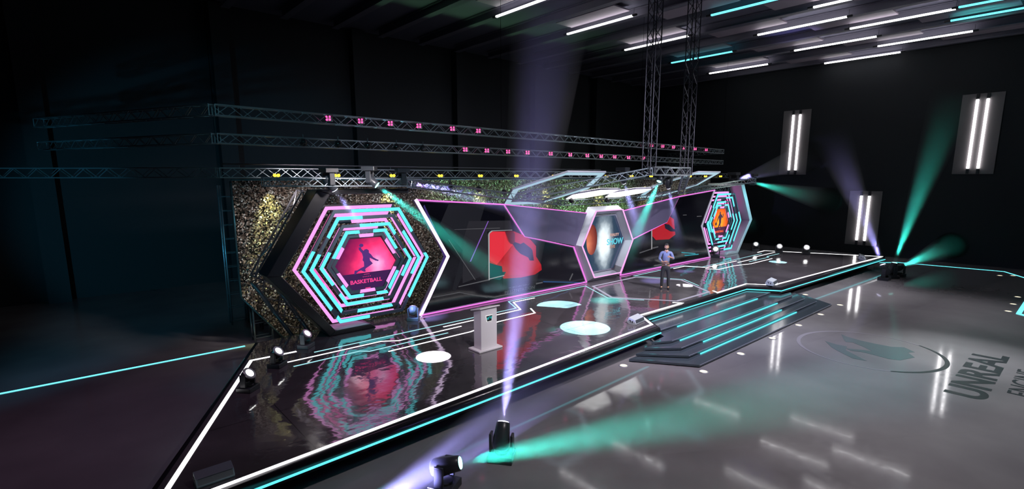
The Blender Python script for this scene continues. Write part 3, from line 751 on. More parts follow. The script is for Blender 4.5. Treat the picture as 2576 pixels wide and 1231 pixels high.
Ii = [tp(1286.6, 504.6, .1), tp(1362.7, 504, .1), tp(1466.7, 470.8, .5), tp(1500.5, 438.3, .91), tp(1421, 437.7, .91), tp(1305.5, 474.7, .5)]
HF = (Oo, Ii)
hang_frame(0, 0, 'large pale hexagonal frame hanging left of the towers')
hang_frame(0, 0, 'large pale hexagonal frame hanging right of the towers', True)
def soft(flip, lab):
    def q(u, v, t): return on_y(u, v, 14.12 + (12.36-14.12)*t)
    V = [q(1419.2, 500.9, 0), q(1465.6, 498.9, 0), q(1536.3, 486.2, .5), q(1561, 477.2, 1), q(1512, 477.7, 1), q(1437.3, 490.3, .5)]
    if flip: V = [Vector(mir(p)) for p in V]
    r = empty('hexagon_softlight'); tag(r, lab, 'light panel', 'two white light panels')
    c = sum(V, Vector())/6; nrm = (V[1]-V[0]).cross(V[3]-V[0]).normalized()*.06
    if nrm.z < 0: nrm = -nrm
    MB().prism([p + nrm for p in V], -nrm).build('panel_tray', mat('lilac_tray', (.5, .45, .6), .4), r)
    W_ = [c + (p-c)*.93 for p in V]
    MB().prism([p + nrm*1.02 for p in W_], nrm*.3).build('diffuser', E_PANEL, r)
    MB().prism([p - nrm*.02 for p in W_], -nrm*.3).build('diffuser', E_PANEL, r)
soft(False, 'white glowing hexagonal light panel left of the violet beam over the centre portal'); soft(True, 'white glowing hexagonal light panel right over the centre portal')

# ------------------------------------------------------------------ lamps
def par(kind):
    r = empty('par_lamp')
    MB().box((0, .02, 0), (.13, .12, .10), bev=.012).build('body', mat('cyan_lit_lamp_body', (.35, .5, .52), .35), r)  # cyan light on the bodies is put into this tint
    h = MB(); mt = E_MAG if kind == 'm' else E_YEL
    for sx in (-.045, .045):
        for sz in ((.038, -.038) if kind == 'm' else (0,)):
            rr = .027 if kind == 'm' else .043
            h.lathe([(rr, 0), (rr, .014), (rr*.6, .02), (0, .022)], Matrix.Translation((sx, -.045, .03+sz)) @ Matrix.Rotation(math.pi/2, 4, 'X'), 12)
    h.build('lens', mt, r)
    b = MB(); b.box((-.085, .02, .05), (.012, .03, .14)); b.box((.085, .02, .05), (.012, .03, .14)); b.box((0, .02, .125), (.18, .03, .012)); b.build('bracket', DARK, r)
    return r
PM = par('m'); PYW = par('y'); used = set()
def place(proto, loc, rz, lab, cat, grp):
    if proto.name in used: o = copy_tree(proto)
    else: o = proto; used.add(proto.name)
    o.location = loc; o.rotation_euler[2] = rz; tag(o, lab, cat, grp); return o
def along(u, v, z, a=K0, b=K1):
    d = ray(u, v); # point of the truss line seen in that direction
    ax, ay = a; bx, by = b; den = d.x*(by-ay) - d.y*(bx-ax); t = (ax*(by-ay) - ay*(bx-ax)) / den
    return (d.x*t, d.y*t, z)
ordn = ['first', 'second', 'third', 'fourth', 'fifth', 'sixth', 'seventh', 'eighth', 'ninth', 'tenth', 'eleventh', 'twelfth', 'thirteenth']
for i, u in enumerate((823, 903, 977, 1048, 1132, 1197)):
    x, y, z = along(u, 310, 6.40); place(PM, (x, y-.16, z), -.9, '%s small pink lamp from the left on the topmost truss' % ordn[i], 'stage lamp', 'pink lamps on the upper trusses')
for i, u in enumerate((1632, 1660, 1687, 1714, 1742, 1770)):
    x, y, z = along(u, 376, 6.40); place(PM, (x, y-.16, z), -.9, '%s small pink lamp of the right hand set near the towers on the topmost truss' % ordn[i], 'stage lamp', 'pink lamps on the upper trusses')
for i, u in enumerate((1165, 1219, 1272, 1321, 1379, 1428, 1471, 1506, 1540, 1575, 1613)):
    x, y, z = along(u, 388, 5.76); place(PM, (x, y-.15, z), -.9, '%s small pink lamp from the left on the second truss' % ordn[i], 'stage lamp', 'pink lamps on the upper trusses')
A3, B3 = (K0[0]+.2, 14.9), (30.6, 15.1)
for i, u in enumerate((690, 841, 979, 1101, 1201, 1291, 1385, 1517, 1580, 1629, 1727, 1766, 1804)):
    x, y, z = along(u, 446, 4.90, A3, B3); place(PYW, (x, y-.2, z), -.25 if i < 3 else -.9, '%s yellow lamp from the left on the lowest truss' % ordn[i], 'stage lamp', 'yellow lamps along the lowest truss')
# yellow green pools on the sequin wall
for i, x in enumerate((4.56, 8.34, 12.24, 15.86, 19.51, 23.23, 27.06)):
    spot('wall_washer', (x, 15.66, 4.86), (x, 15.98, 3.7), 400 if i < 2 else 380, YEL, 46, .8, .03)
for x in (11.5, 14.5, 17.8, 21): spot('green_uplight', (x, 14.3, 2.4), (x, 16, 3.7), 560, (.38, 1, .42), 84, 1, .1)
spot('sequin_fill', (6, 10.5, 5.5), (5.5, 16, 2.5), 750, (1, .9, .9), 62, .8, .2)  # added fills that brighten the sequin wall, no such lamps seen
for x in (4.6, 7.6, 10.2): spot('sequin_fill', (x, 14.4, 4.7), (x+.3, 16, 2.4), 130, (1, .88, .84), 120, 1, .1)
spot('sequin_fill', (24, 10.5, 5.5), (26, 16, 3.6), 700, (.95, 1, .75), 62, .8, .2)
def globe():
    r = empty('globe_lamp')
    MB().lathe([(0, -.1), (.05, -.088), (.085, -.05), (.1, 0), (.085, .05), (.05, .088), (0, .1)], Matrix.Rotation(math.pi/2, 4, 'X'), 18).build('globe', mat('black_gloss_shell', (.012, .012, .014), .12), r)
    MB().tube((0, 0, .09), (0, 0, .2), .012, 6).build('hook', DARK, r); return r
GL = globe()
for i, u in enumerate((758, 845, 919, 991, 1057)):
    x, y, z = along(u, 362, 5.77); place(GL, (x, y-.16, z), 0, '%s black globe lamp from the left on the second truss' % ordn[i], 'stage lamp', 'black globe lamps')
for i, (u, v, yy) in enumerate(((1132, 469, 12.5), (1204, 476, 12.9), (1268, 484, 13.2), (1331, 491, 13.5), (1437, 505, 13.7), (1527, 504, 13.7))):
    p = on_y(u, v, yy); place(GL, p, 0, '%s black globe lamp from the left on the inclined truss ring' % ordn[i], 'stage lamp', 'black globe lamps')

# moving heads
SHELL = mat('moving_head_shell', (.03, .034, .042), .32)
def head_axis(d):
    return Vector(d).normalized().to_track_quat('Z', 'Y').to_matrix().to_4x4()
def moving_head(loc, aim, lensm, lab, grp, hang=False, wash=False, k=1.0, name='moving_head_lamp', rz=None, body=SHELL):
    r = empty(name, loc, 0); s = -1 if hang else 1; d = Vector(aim) - (Vector(loc) + Vector((0, 0, s*.30*k))); d.normalize()
    yaw = math.atan2(d.y, d.x) + math.pi/2 if rz is None else rz
    Rz = Matrix.Rotation(yaw, 3, 'Z')
    MB().box((0, 0, s*.05*k), (.34*k, .30*k, .10*k), Rz, bev=.012).build('base', body, r)
    MB().lathe([(.1*k, .10*k*s), (.1*k, .13*k*s)], Matrix(), 16).build('turntable', BLACK, r)
    for sx in (-1, 1):
        m = MB(); m.box(Rz @ Vector((sx*.145*k, 0, s*.24*k)), (.035*k, .12*k, .26*k), Rz, bev=.01); m.build('yoke_arm', body, r)
    hc = Vector((0, 0, s*.31*k)); A = Matrix.Translation(hc) @ head_axis(d)
    if wash: prof = [(.02, -.14), (.07, -.13), (.10, -.09), (.118, -.03), (.122, .05), (.120, .08), (.100, .085)]; lr, lz = .092, .082
    else: prof = [(.03, -.17), (.085, -.16), (.11, -.12), (.115, -.02), (.10, .10), (.092, .19), (.078, .20)]; lr, lz = .075, .20
    hd = MB().lathe([(a*k, b*k) for a, b in prof], A, 20).build('head', body, r)
    MB().lathe([(lr*k, lz*k), (lr*.95*k, (lz+.008)*k), (lr*.5*k, (lz+.016)*k), (0, (lz+.018)*k)], A, 20).build('lens', lensm, hd)
    if wash:
        MB().lathe([(.128*k, .055*k), (.134*k, .06*k), (.134*k, .085*k), (.128*k, .09*k)], A, 20).build('rim', mat('silver_rim', (.5, .5, .52), .3, .8), hd)
    tag(r, lab, 'moving head light', grp)
    return r, Vector(loc) + hc + d*(.20*k if not wash else .1*k), d
GW = 'round white wash lights standing on the stage'
CAMP = Vector((0, 0, CZ))
def wash(u, v, lab, aim, lens=E_LENS, k=1.0, w=60, body=SHELL):
    p = on_z(u, v, ST)
    if w: aim = p + Vector((1.7, -2.0, 2.9)) if u < 1000 else p + Vector((-2.2, -1.2, 1.7))
    r, a, d = moving_head(p, aim, lens, lab, GW, wash=True, k=k, body=body)
    if w: spot('lamp_light', a + d*.05, aim, w, (1, 1, .97), 50, 1, .08)
GREYS = mat('grey_lamp_shell', (.16, .155, .17), .35)
wash(625, 982, 'nearest white wash light at the left stage edge beside the white line', (5, 3.5, 4.2), k=1.0)
wash(698, 922, 'second white wash light from the left stage edge standing on the white line', (6.5, 4.5, 4.2))
wash(770, 874, 'third white wash light from the left, just in front of the black hexagon frame', (8, 5, 4.2), body=GREYS)
wash(1040, 806, 'unlit teal tinted wash light between the left hexagon and the screen', (10, 16, 3.5), lens=mat('dim_lens', (.1, .14, .15), .2), w=0, body=mat('teal_grey_shell', (.13, .24, .27), .35))
wash(1799, 648, 'white wash light before the far hexagon sculpture', (12, 3, 3.5), k=1.35)
wash(1900, 631, 'first white wash light right of the far hexagon sculpture', (12, 4, 3.5), k=1.15)
wash(1959, 637, 'second white wash light right of the far hexagon sculpture', (12, 3, 3.5), k=1.15)
wash(2027, 640, 'third and rightmost white wash light at the far end of the stage', (12, 2, 3.5), k=1.15)

# haze columns lit by the beam lamps
def haze_mat(dens, col, length):
    m = bpy.data.materials.new('beam_haze'); m.use_nodes = True; N = m.node_tree.nodes; L = m.node_tree.links; N.clear()
    out = N.new('ShaderNodeOutputMaterial'); v = N.new('ShaderNodeVolumeScatter'); v.inputs['Color'].default_value = (*col, 1)
    v.inputs['Anisotropy'].default_value = 0.0
    tc = N.new('ShaderNodeTexCoord'); sx = N.new('ShaderNodeSeparateXYZ'); L.new(tc.outputs['Object'], sx.inputs[0])
    mr = N.new('ShaderNodeMapRange'); mr.inputs['From Min'].default_value = length; mr.inputs['From Max'].default_value = 0
    mr.inputs['To Min'].default_value = 0; mr.inputs['To Max'].default_value = 1
    pw = N.new('ShaderNodeMath'); pw.operation = 'POWER'; pw.inputs[1].default_value = 1.6; ml = N.new('ShaderNodeMath'); ml.operation = 'MULTIPLY'; ml.inputs[1].default_value = dens
    L.new(sx.outputs['Z'], mr.inputs['Value']); L.new(mr.outputs[0], pw.inputs[0]); L.new(pw.outputs[0], ml.inputs[0]); L.new(ml.outputs[0], v.inputs['Density'])
    L.new(v.outputs[0], out.inputs['Volume']); return m
def beam(a, d, length, r0, r1, col, watt, lab, dens=.22):
    watt *= .42
    # haze kept inside the beam cone; its density fade stands in for light falloff
    m = MB(); m.lathe([(r0*1.25, .02), (r1*1.25, length)], Matrix(), 28)
    o = m.build('beam_haze', haze_mat(dens, (.92, .96, 1), length)); tag(o, lab, 'haze', None, 'stuff')
    o.matrix_world = Matrix.Translation(a) @ head_axis(d)
    ang = 2*math.degrees(math.atan((r1-r0)/length))
    spot('beam_lamp', a + d*.03, a + d*length, watt, col, ang*1.3, 1.0, r0*1.1)
    return o
def px_dir(a, u, v, depth_y=None, at=None):
    p = at if at is not None else on_y(u, v, depth_y); return p
GM = 'beam moving heads'
# floor heads
def floor_head(u, v, aim, lens, lab, k=1.3, rz=None):
    p = on_z(u, v, 0); return moving_head(p, aim, lens, lab, GM, k=k, rz=rz)
BL = []
p = on_z(1262, 1155, 0); tgt = on_y(1395, -40, 10.2)
_, a, d = floor_head(1262, 1155, tgt, E_LVIO, 'black moving head on the floor sending a violet beam straight up past the stage'); BL.append((a, d, 13, .07, 1.05, VIOLET, 34000, 'violet haze beam rising from the floor past the lectern'))
tgt = on_y(2000, 1000, 2.6)
_, a, d = floor_head(1119, 1232, tgt, E_LTEAL, 'black moving head at the bottom edge sending a teal beam to the right', rz=.5); BL.append((a, d, 10.5, .08, 1.0, TEAL, 24000, 'teal haze beam lying low over the floor to the right'))
a2 = on_z(905, 1290, .35); t2 = on_y(1420, 985, 7.2)
BL.append((a2, (t2-a2).normalized(), 6.2, .08, 1.0, VIOLET, 20000, 'violet haze beam entering from the bottom edge along the stage front'))
_, a, d = floor_head(2224, 705, on_y(2085, 330, 9.5), E_LVIO, 'black moving head by the far stage corner sending a violet beam up', k=1.5); BL.append((a, d, 7.2, .06, .75, VIOLET, 22000, 'violet haze beam rising at the far stage corner'))
_, a, d = floor_head(2242, 700, on_y(2420, 190, 5.0), E_LTEAL, 'black moving head behind the violet one sending a teal beam up to the right', k=1.5); BL.append((a, d, 8.5, .06, .8, TEAL, 30000, 'teal haze beam rising steeply right of the far stage corner'))
_, a, d = floor_head(2260, 696, on_y(2660, 505, 2.6), E_LTEAL, 'black moving head farthest right of the three by the far stage corner, low teal beam', k=1.5)
BL.append((a, d, 7.0, .06, .6, TEAL, 24000, 'teal haze beam leaning far right from the stage corner', .5))
# truss heads
def truss_head(u, v, y, aim, lens, lab, k=1.15):
    p = on_y(u, v, y); return moving_head(p + Vector((0, 0, .30*k)), aim, lens, lab, GM, hang=True, k=k)
_, a, d = truss_head(828, 458, 12.9, on_y(925, 590, 13.0), E_LVIO, 'moving head over the black frame with a short violet beam down'); BL.append((a, d, 1.9, .05, .22, VIOLET, 13000, 'violet haze beam falling before the left sculpture'))
_, a, d = truss_head(930, 452, 12.9, on_y(1270, 700, 10.6), E_LTEAL, 'moving head over the black frame with a long teal beam to the lower right'); BL.append((a, d, 6.3, .05, .5, TEAL, 30000, 'teal haze beam crossing the left screen'))
_, a, d = truss_head(1013, 456, 12.9, on_y(1400, 535, 11.6), E_LVIO, 'moving head at the right end of the short truss with a violet beam rightward'); BL.append((a, d, 5.0, .06, .55, VIOLET, 40000, 'violet haze beam running right over the left screen'))
_, a, d = truss_head(1566, 446, 11.6, on_y(1625, 640, 11.8), E_LVIO, 'grey moving head on the inclined truss left of the teal one, violet beam down'); BL.append((a, d, 3.2, .05, .38, VIOLET, 15000, 'violet haze beam falling behind the centre portal'))
_, a, d = truss_head(1664, 442, 10.7, on_y(1570, 660, 10.9), E_LTEAL, 'moving head under the near truss edge with a teal beam down to the left'); BL.append((a, d, 3.6, .05, .42, TEAL, 26000, 'teal haze beam falling between the towers'))
_, a, d = truss_head(1680, 460, 12.0, on_y(1715, 650, 12.2), E_LVIO, 'moving head right of the teal one under the truss, faint violet beam down'); BL.append((a, d, 3.4, .05, .36, VIOLET, 10000, 'faint violet haze beam right of the teal one'))
_, a, d = truss_head(1845, 455, 13.4, on_y(2060, 385, 12.8), E_LVIO, 'moving head above the far sculpture with a violet beam up to the right', k=1.5); BL.append((a, d, 9.0, .06, .8, VIOLET, 30000, 'violet haze beam from the far sculpture up right', .4))
_, a, d = truss_head(1890, 458, 13.2, on_y(2150, 520, 11.4), E_LTEAL, 'moving head above the far sculpture with a teal beam to the right', k=1.5); BL.append((a, d, 8.4, .06, .65, TEAL, 15000, 'teal haze beam from the far sculpture to the right wall', .6))
for bb in BL: beam(*bb)
a = Vector((28.4, 14.2, 4.2)); beam(a, (on_y(1960, 660, 13.6)-a).normalized(), 4.6, .06, .42, TEAL, 18000, 'teal haze beam slanting down behind the far sculpture')
# pools of light on the stage thrown from the roof
def pool(x, y, rad, col, watt=1.0):
    h = 7.4 - ST; k = 4*math.pi*h*h*70*watt
    spot('profile_spot', (x, y, 7.4), (x, y, ST), k, col, 2*math.degrees(math.atan(rad/h)), .04, .01)
CY = (.45, .93, .95)
pool(6.31, 10.12, .42, (1, .98, 1), 1.1); pool(12.15, 11.5, .78, CY, .9); pool(10.9, 9.32, .72, CY, .95)
pool(18.6, 12.9, .34, (1, .98, 1)); pool(18.33, 10.55, .32, (1, .98, 1)); pool(27.1, 10.5, .42, CY)

# ------------------------------------------------------------------ ceiling tubes
def tube_light(mt):
    r = empty('ceiling_tube_light')
    MB().box((0, 0, 0), (.11, 3.95, .07), bev=.01).build('tube', mt, r)
    for s in (-1, 1):
        MB().box((0, s*2.09, .01), (.10, .22, .07)).build('end_cap', BLACK, r)
        MB().tube((0, s*2.05, .03), (0, s*2.05, .30), .008, 6).build('hanger', BLACK, r)
    return r
TW, TC = tube_light(E_WHITE_CEIL), tube_light(E_CYANT)
cl = [(15.6, 17.0, 0, 'white ceiling tube light at the top edge, leftmost of all'), (20.11, 16.85, 0, 'white ceiling tube light second from the left'), (25.0, 16.95, 0, 'white ceiling tube light crossed by the left tower'),
      (29.94, 17.05, 1, 'cyan ceiling tube light crossed by the right tower'), (34.9, 17.15, 0, 'thin white ceiling tube light right of the cyan one by the tower'),
      (22.7, 10.55, 1, 'cyan ceiling tube light at the top edge right of the towers'), (27.5, 10.6, 0, 'white ceiling tube light below the cyan one at the top edge'), (32.4, 10.68, 0, 'white ceiling tube light in the middle of the right group'),
      (37.4, 10.75, 0, 'lowest white ceiling tube light, nearest the right wall'), (24.95, 7.15, 0, 'white ceiling tube light at the top edge above the right group'), (29.77, 7.17, 0, 'long bright white ceiling tube light upper right'),
      (34.82, 7.27, 0, 'thin white ceiling tube light right of the middle one'), (29.6, 3.1, 1, 'cyan ceiling tube light in the upper right corner, nearer one'), (31.8, 3.7, 1, 'dim cyan ceiling tube light in the upper right corner, farther one')]
for x, y, c, lab in cl: place(TC if c else TW, (x, y, 12.0), 0, lab, 'ceiling light', 'tube lights hanging under the roof')

# wall plates with twin tubes
def wall_plate(yc, z0, z1, lab):
    r = empty('wall_light', (38.3, yc, z0)); tag(r, lab, 'wall light', 'twin tube lights on the right wall')
    h = z1-z0
    MB().box((-.03, 0, h/2), (.06, 1.75, h), bev=.008).build('back_plate', PLATE, r)
    for s in (-1, 1):
        MB().box((-.10, s*.215, h/2), (.08, .115, h-.62), bev=.01).build('tube', E_WHITE_CEIL, r)
        MB().box((-.10, s*.215, h-.15), (.09, .12, .26)).build('end_cap', BLACK, r)
        MB().box((-.10, s*.215, .15), (.09, .12, .26)).build('end_cap', BLACK, r)
wall_plate(4.98, 5.05, 9.37, 'twin white tube light on a grey plate high on the wall at far right')
wall_plate(14.4, 5.05, 9.37, 'twin white tube light on a grey plate high on the wall, left one')
wall_plate(9.9, .58, 4.02, 'twin white tube light on a grey plate low on the wall at the stage end')

# ------------------------------------------------------------------ lectern
lc = empty('lectern', (7.63, 9.77, ST)); tag(lc, 'white lectern with a slanted top and small emblem standing on the stage', 'lectern')
MB().box((0, 0, .025), (.74, .47, .05), bev=.015).build('base', LECT, lc)
MB().prism([(-.25, -.15, .05), (-.25, .15, .05), (-.25, .15, .97), (-.25, -.15, 1.06)], (.50, 0, 0)).build('body', LECT, lc, bevel=.008)
rt = Matrix.Rotation(math.radians(-14), 3, 'X')
MB().box((0, 0, 1.055), (.62, .42, .03), rt, bev=.01).build('top_board', LECT, lc)
T_ = [(-.11, .90), (.11, .90), (.075, .73), (-.075, .73)]
MB().prism([(x, -.158, z) for x, z in T_], (0, .01, 0)).build('emblem_border', em('white_edge', (1, 1, 1), .8), lc)
eb = MB(); eb.prism([(x*.86, -.163, .815 + (z-.815)*.80) for x, z in T_], (0, .006, 0)); eb = eb.build('emblem_screen', mat('emblem_black', (.01, .012, .014), .2), lc)
m = MB(); m.prism([(-.08, -.167, .845), (-.02, -.167, .852), (.015, -.167, .872), (.03, -.167, .85), (.085, -.167, .865), (.07, -.167, .80), (-.065, -.167, .79)], (0, .004, 0)); m.build('emblem_mark', em('emblem_teal', (.03, .42, .42), .8), eb)
m = MB(); m.prism([(-.03, -.170, .80), (0, -.170, .84), (.02, -.170, .84), (.045, -.170, .80)], (0, .004, 0)); m.build('emblem_notch', BLACK, eb)

# ------------------------------------------------------------------ floor monitors
def wedge(u, v, rz, mt, lab, k=1.0, marks=True):
    r = empty('stage_monitor', on_z(u, v, ST), rz); tag(r, lab, 'stage monitor', 'wedge stage monitors')
    w = .30*k; prof = [(0, -.13, 0), (0, .10, 0), (0, .17, .06), (0, .10, .22), (0, -.10, .16), (0, -.15, .04)]
    prof = [(-w, b*k, c*k) for a, b, c in prof]
    MB().prism(prof, (2*w, 0, 0)).build('cabinet', mt, r, bevel=.006)
    MB().prism([(-w+.02, -.147*k, .055*k), (w-.02, -.147*k, .055*k), (w-.02, -.11*k, .148*k), (-w+.02, -.11*k, .148*k)], (0, -.006, .002)).build('grille', mat('dark_grille', (.04, .05, .06), .6), r)
    if marks:
        m = MB(); m.box((-w-.003, -.03*k, .09*k), (.006, .03*k, .06*k)); m.box((-w-.003, .035*k, .105*k), (.006, .02*k, .07*k)); m.box((-w-.003, .06*k, .13*k), (.006, .05*k, .02*k)); m.build('side_mark', BLACK, r)
WM = mat('teal_lit_monitor', (.55, .60, .64), .4)  # pale tint carries the teal-white light falling on these monitors
wedge(540, 1207, 0, mat('slate_monitor', (.10, .15, .18), .4), 'dark slate wedge monitor at the near left stage tip', .8)
wedge(1600, 812, .15, WM, 'pale wedge monitor at the stage corner left of the steps', .95)
wedge(1941, 716, .15, WM, 'pale wedge monitor at the stage edge right of the steps', 1.05)
wedge(2168, 652, .3, WM, 'small pale wedge monitor at the far stage tip below the wall light', 1.1)

# ------------------------------------------------------------------ presenter
def skin_obj(name, chains, mt, parent, sub=1, smooth=True):
    """chains: list of lists of (x, y, z, r); chains whose first point repeats an earlier point join there"""
    bm = bmesh.new(); lay_ = bm.verts.layers.skin.verify(); key = {}
    first = None
    for chn in chains:
        prev = None
        for (x, y, z, rx) in chn:
            k = (round(x, 4), round(y, 4), round(z, 4))
            if k in key: v = key[k]
            else:
                v = bm.verts.new((x, y, z)); key[k] = v
                ra = rx if isinstance(rx, tuple) else (rx, rx)
                v[lay_].radius = ra
                if first is None: first = v
            if prev is not None and prev is not v and not any(e.other_vert(prev) is v for e in prev.link_edges): bm.edges.new((prev, v))
            prev = v
    first[lay_].use_root = True
    me = bpy.data.meshes.new(name + '_rig'); bm.to_mesh(me); bm.free()
    t = link(bpy.data.objects.new(name + '_rig', me)); md = t.modifiers.new('skin', 'SKIN'); md.use_smooth_shade = True
    t.modifiers.new('sub', 'SUBSURF').levels = sub; t.modifiers['sub'].render_levels = sub
    dg = bpy.context.evaluated_depsgraph_get(); me2 = bpy.data.meshes.new_from_object(t.evaluated_get(dg)); bpy.data.objects.remove(t)
    me2.name = name; me2.materials.clear(); me2.materials.append(mt)
    for p in me2.polygons: p.use_smooth = smooth
    o = link(bpy.data.objects.new(name, me2)); o.parent = parent; return o
pp = on_z(1672, 727, ST)
pr = empty('person', pp, math.radians(-56)); tag(pr, 'bearded person in a blue shirt and black trousers standing on stage with hands raised', 'person')
SK = mat('skin', (.50, .27, .17), .5); SHIRT = mat('blue_shirt', (.17, .21, .36), .7); TRO = mat('charcoal_trousers', (.022, .023, .027), .7); HAIR = mat('black_hair', (.012, .009, .008), .6); SHOE = mat('black_shoes', (.012, .012, .013), .35)
# body (facing -y): right side of the person at -x
Pv = (0, 0, .93, (.125, .10))
def leg(s): return [Pv, (s*.09, 0, .86, .085), (s*.115, -.01, .50, .055), (s*.12, .01, .14, .038), (s*.125, -.01, .07, .036), (s*.135, -.12, .035, .032)]
ch1 = [Pv, (0, .005, 1.08, (.12, .085)), (0, .01, 1.28, (.135, .09)), (0, .01, 1.42, (.10, .07)), (0, 0, 1.50, .05), (0, -.01, 1.56, .052)]
armR = [(0, .01, 1.42, (.10, .07)), (-.17, .01, 1.42, .055), (-.25, .0, 1.17, .042), (-.13, -.15, 1.07, .030), (-.05, -.19, 1.085, .026)]
armL = [(0, .01, 1.42, (.10, .07)), (.17, .01, 1.42, .055), (.265, -.02, 1.19, .042), (.23, -.19, 1.24, .030), (.155, -.235, 1.275, .026)]
def fingers(w, d, upv, flip):
    w, d, u = Vector(w), Vector(d).normalized(), Vector(upv).normalized(); out = []; n = d.cross(u)
    palm = w + d*.055
    chs = [[(*w, .026), (*palm, (.028))]]
    for i, (o_, l_) in enumerate(((.026, .062), (.009, .07), (-.009, .066), (-.026, .052))):
        b = palm + u*o_ + d*.012; k1 = b + d*l_*.55; k2 = k1 + d*l_*.40 + n*(.018*flip)
        chs.append([(*palm, .028), (*b, .0105), (*k1, .0095), (*k2, .008)])
    t0 = w + d*.02 + u*.03; chs.append([(*w, .026), (*t0, .0125), (*(t0 + d*.03 + u*.022), .0105), (*(t0 + d*.055 + u*.026), .009)])
    return chs
hR = fingers((-.05, -.19, 1.085), (.9, -.15, .05), (0, -.25, 1), 1); hL = fingers((.155, -.235, 1.275), (-.85, -.25, .25), (.1, -.3, 1), -1)
body = skin_obj('body', [leg(-1), leg(1), ch1, armR, armL] + hR + hL, SK, pr, 1)
# head joined into the body mesh
hb = bmesh.new(); bmesh.ops.create_uvsphere(hb, u_segments=28, v_segments=20, radius=1)
for v in hb.verts:
    x, y, z = v.co; jaw = 1 - .22*max(0, -z)**1.3
    X, Yv, Z = x*.074*jaw, y*.094, z*.118
    if y < 0:
        fz = z
        if abs(x) < .32: Yv -= .016*math.exp(-((fz+.12)/.14)**2) * (1-abs(x)/.32)           # nose
        Yv += .010*math.exp(-((fz-.08)/.10)**2) * math.exp(-((abs(x)-.36)/.16)**2)               # eye sockets
        Yv -= .006*math.exp(-((fz+.45)/.08)**2) * (1 if abs(x) < .3 else 0)                    # lips
    v.co = Vector((X, Yv - .012, Z + 1.635))
me_ = bpy.data.meshes.new('h'); hb.to_mesh(me_); hb.free()
jb = bmesh.new(); jb.from_mesh(body.data); jb.from_mesh(me_)
for s in (-1, 1):
    bmesh.ops.create_uvsphere(jb, u_segments=10, v_segments=8, radius=1, matrix=Matrix.Translation((s*.077, .0, 1.63)) @ Matrix.Diagonal((.010, .020, .032, 1)))
for f in jb.faces: f.smooth = True
jb.to_mesh(body.data); jb.free()
for s in (-1, 1):
    m = MB(); m.lathe([(0, -.010), (.008, -.006), (.011, 0), (.008, .006), (0, .010)], Matrix.Translation((s*.029, -.090, 1.648)), 12); e_ = m.build('eye', mat('eye_white', (.6, .58, .55), .3), pr)
    MB().lathe([(0, -.005), (.005, 0), (0, .005)], Matrix.Translation((s*.029, -.0995, 1.648)), 10).build('iris', HAIR, e_)
    MB().box((s*.03, -.0975, 1.672), (.034, .008, .007)).build('eyebrow', HAIR, pr)
def shell(name, mt, fn, grow):
    b2 = bmesh.new(); bmesh.ops.create_uvsphere(b2, u_segments=24, v_segments=16, radius=1)
    for v in b2.verts:
        x, y, z = v.co; jaw = 1 - .22*max(0, -z)**1.3; g = grow(x, y, z)
        v.co = Vector((x*(.074*jaw+g), y*(.094+g) - .012, z*(.118+g) + 1.635))
    bmesh.ops.delete(b2, geom=[f for f in b2.faces if not fn(*[(f.calc_center_median()[0]) / .08, (f.calc_center_median()[1]+.012)/.1, (f.calc_center_median()[2]-1.635)/.125])], context='FACES')
    for f in b2.faces: f.smooth = True
    me = bpy.data.meshes.new(name); b2.to_mesh(me); b2.free(); me.materials.append(mt)
    o = link(bpy.data.objects.new(name, me)); o.parent = pr; md = o.modifiers.new('s', 'SOLIDIFY'); md.thickness = .006; return o
shell('hair', HAIR, lambda x, y, z: z > .52 or (y > -.05 and z > -.25), lambda x, y, z: .014 + .012*max(0, z))
shell('beard', HAIR, lambda x, y, z: y < .25 and z < -.30 and not (abs(x) < .30 and -.50 < z < -.42 and y < -.3), lambda x, y, z: .007)
skin_obj('shirt', [[(0, 0, .98, (.145, .112)), (0, .005, 1.10, (.142, .105)), (0, .01, 1.28, (.158, .11)), (0, .01, 1.42, (.115, .085)), (0, .0, 1.475, (.068, .064))],
                   [(0, .01, 1.42, (.115, .085)), (-.17, .01, 1.42, .068), (-.25, .0, 1.17, .055), (-.15, -.125, 1.08, .044)],
                   [(0, .01, 1.42, (.115, .085)), (.17, .01, 1.42, .068), (.265, -.02, 1.19, .055), (.24, -.15, 1.225, .044)]], SHIRT, pr, 1)
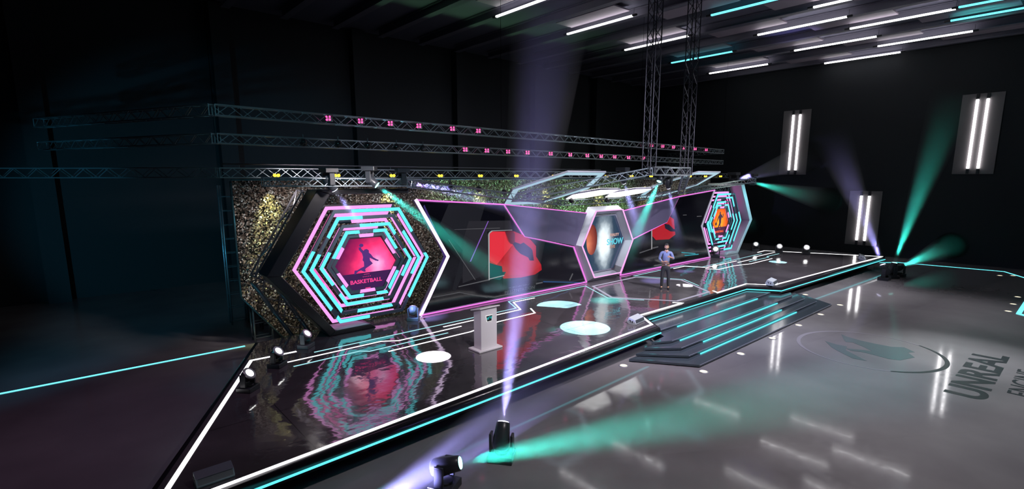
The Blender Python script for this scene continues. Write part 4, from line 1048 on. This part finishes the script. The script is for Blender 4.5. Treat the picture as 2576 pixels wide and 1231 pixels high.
skin_obj('trousers', [[(0, 0, .96, (.138, .108)), (0, 0, .90, (.14, .11)), (-.095, 0, .80, .094), (-.115, -.01, .50, .068), (-.123, .0, .085, .056)],
                      [(0, 0, .90, (.14, .11)), (.095, 0, .80, .094), (.115, -.01, .50, .068), (.123, .0, .085, .056)]], TRO, pr, 1)
bl = MB(); bl.lathe([(.150, .962), (.153, .965), (.153, .982), (.150, .985)], Matrix.Diagonal((1, .80, 1, 1)), 28); bl = bl.build('belt', mat('brown_belt', (.06, .04, .03), .4), pr)
MB().box((0, -.126, .972), (.045, .012, .032), bev=.003).build('buckle', SILVER, bl)
for s in (-1, 1):
    MB().prism([(s*.02, -.105, 1.47), (s*.055, -.09, 1.50), (s*.075, -.07, 1.455), (s*.05, -.112, 1.425)], (0, .012, 0)).build('collar', SHIRT, pr)
    skin_obj('shoe', [[(s*.125, .01, .09, .050), (s*.125, .04, .050, (.045, .042)), (s*.13, -.05, .045, (.046, .04)), (s*.14, -.15, .035, (.040, .03)), (s*.143, -.19, .03, (.030, .022))]], SHOE, pr, 1)
for i in range(4): MB().lathe([(0, -.004), (.006, 0), (0, .004)], Matrix.Translation((.0, -.118-.0*i, 1.10 + .09*i)), 8).build('button', LECT, pr)
spot('teal_frame_fill', (31.5, 9, 4.3), (29.2, 13.6, 2.6), 1500, (.3, .95, 1), 50, .9, .2)  # added teal fill, no fixture, brightens the far silver frame
spot('lectern_fill', (5.5, 3, 7.5), (7.6, 9.7, 1.2), 1500, (1, .95, .98), 14, .9, .2)  # added spot without a fixture, lifts the dark lectern
spot('pink_lectern_fill', (4.8, 11.6, 2.6), (7.4, 9.8, 1.2), 60, (1, .45, .85), 40, 1, .4)  # added pink fill in place of the sculpture's glow on the lectern
spot('teal_rim_fill', (-1.5, 14, 1.2), (4.2, 13.6, 1.8), 260, (.1, .8, 1), 60, 1, .15)  # added unseen lamp for cyan rims on left frame, trusses and ladder
spot('presenter_key', (9, 4, 6), (17.1, 10.6, 1.6), 900, (1, .97, .95), 16, .8, .15)
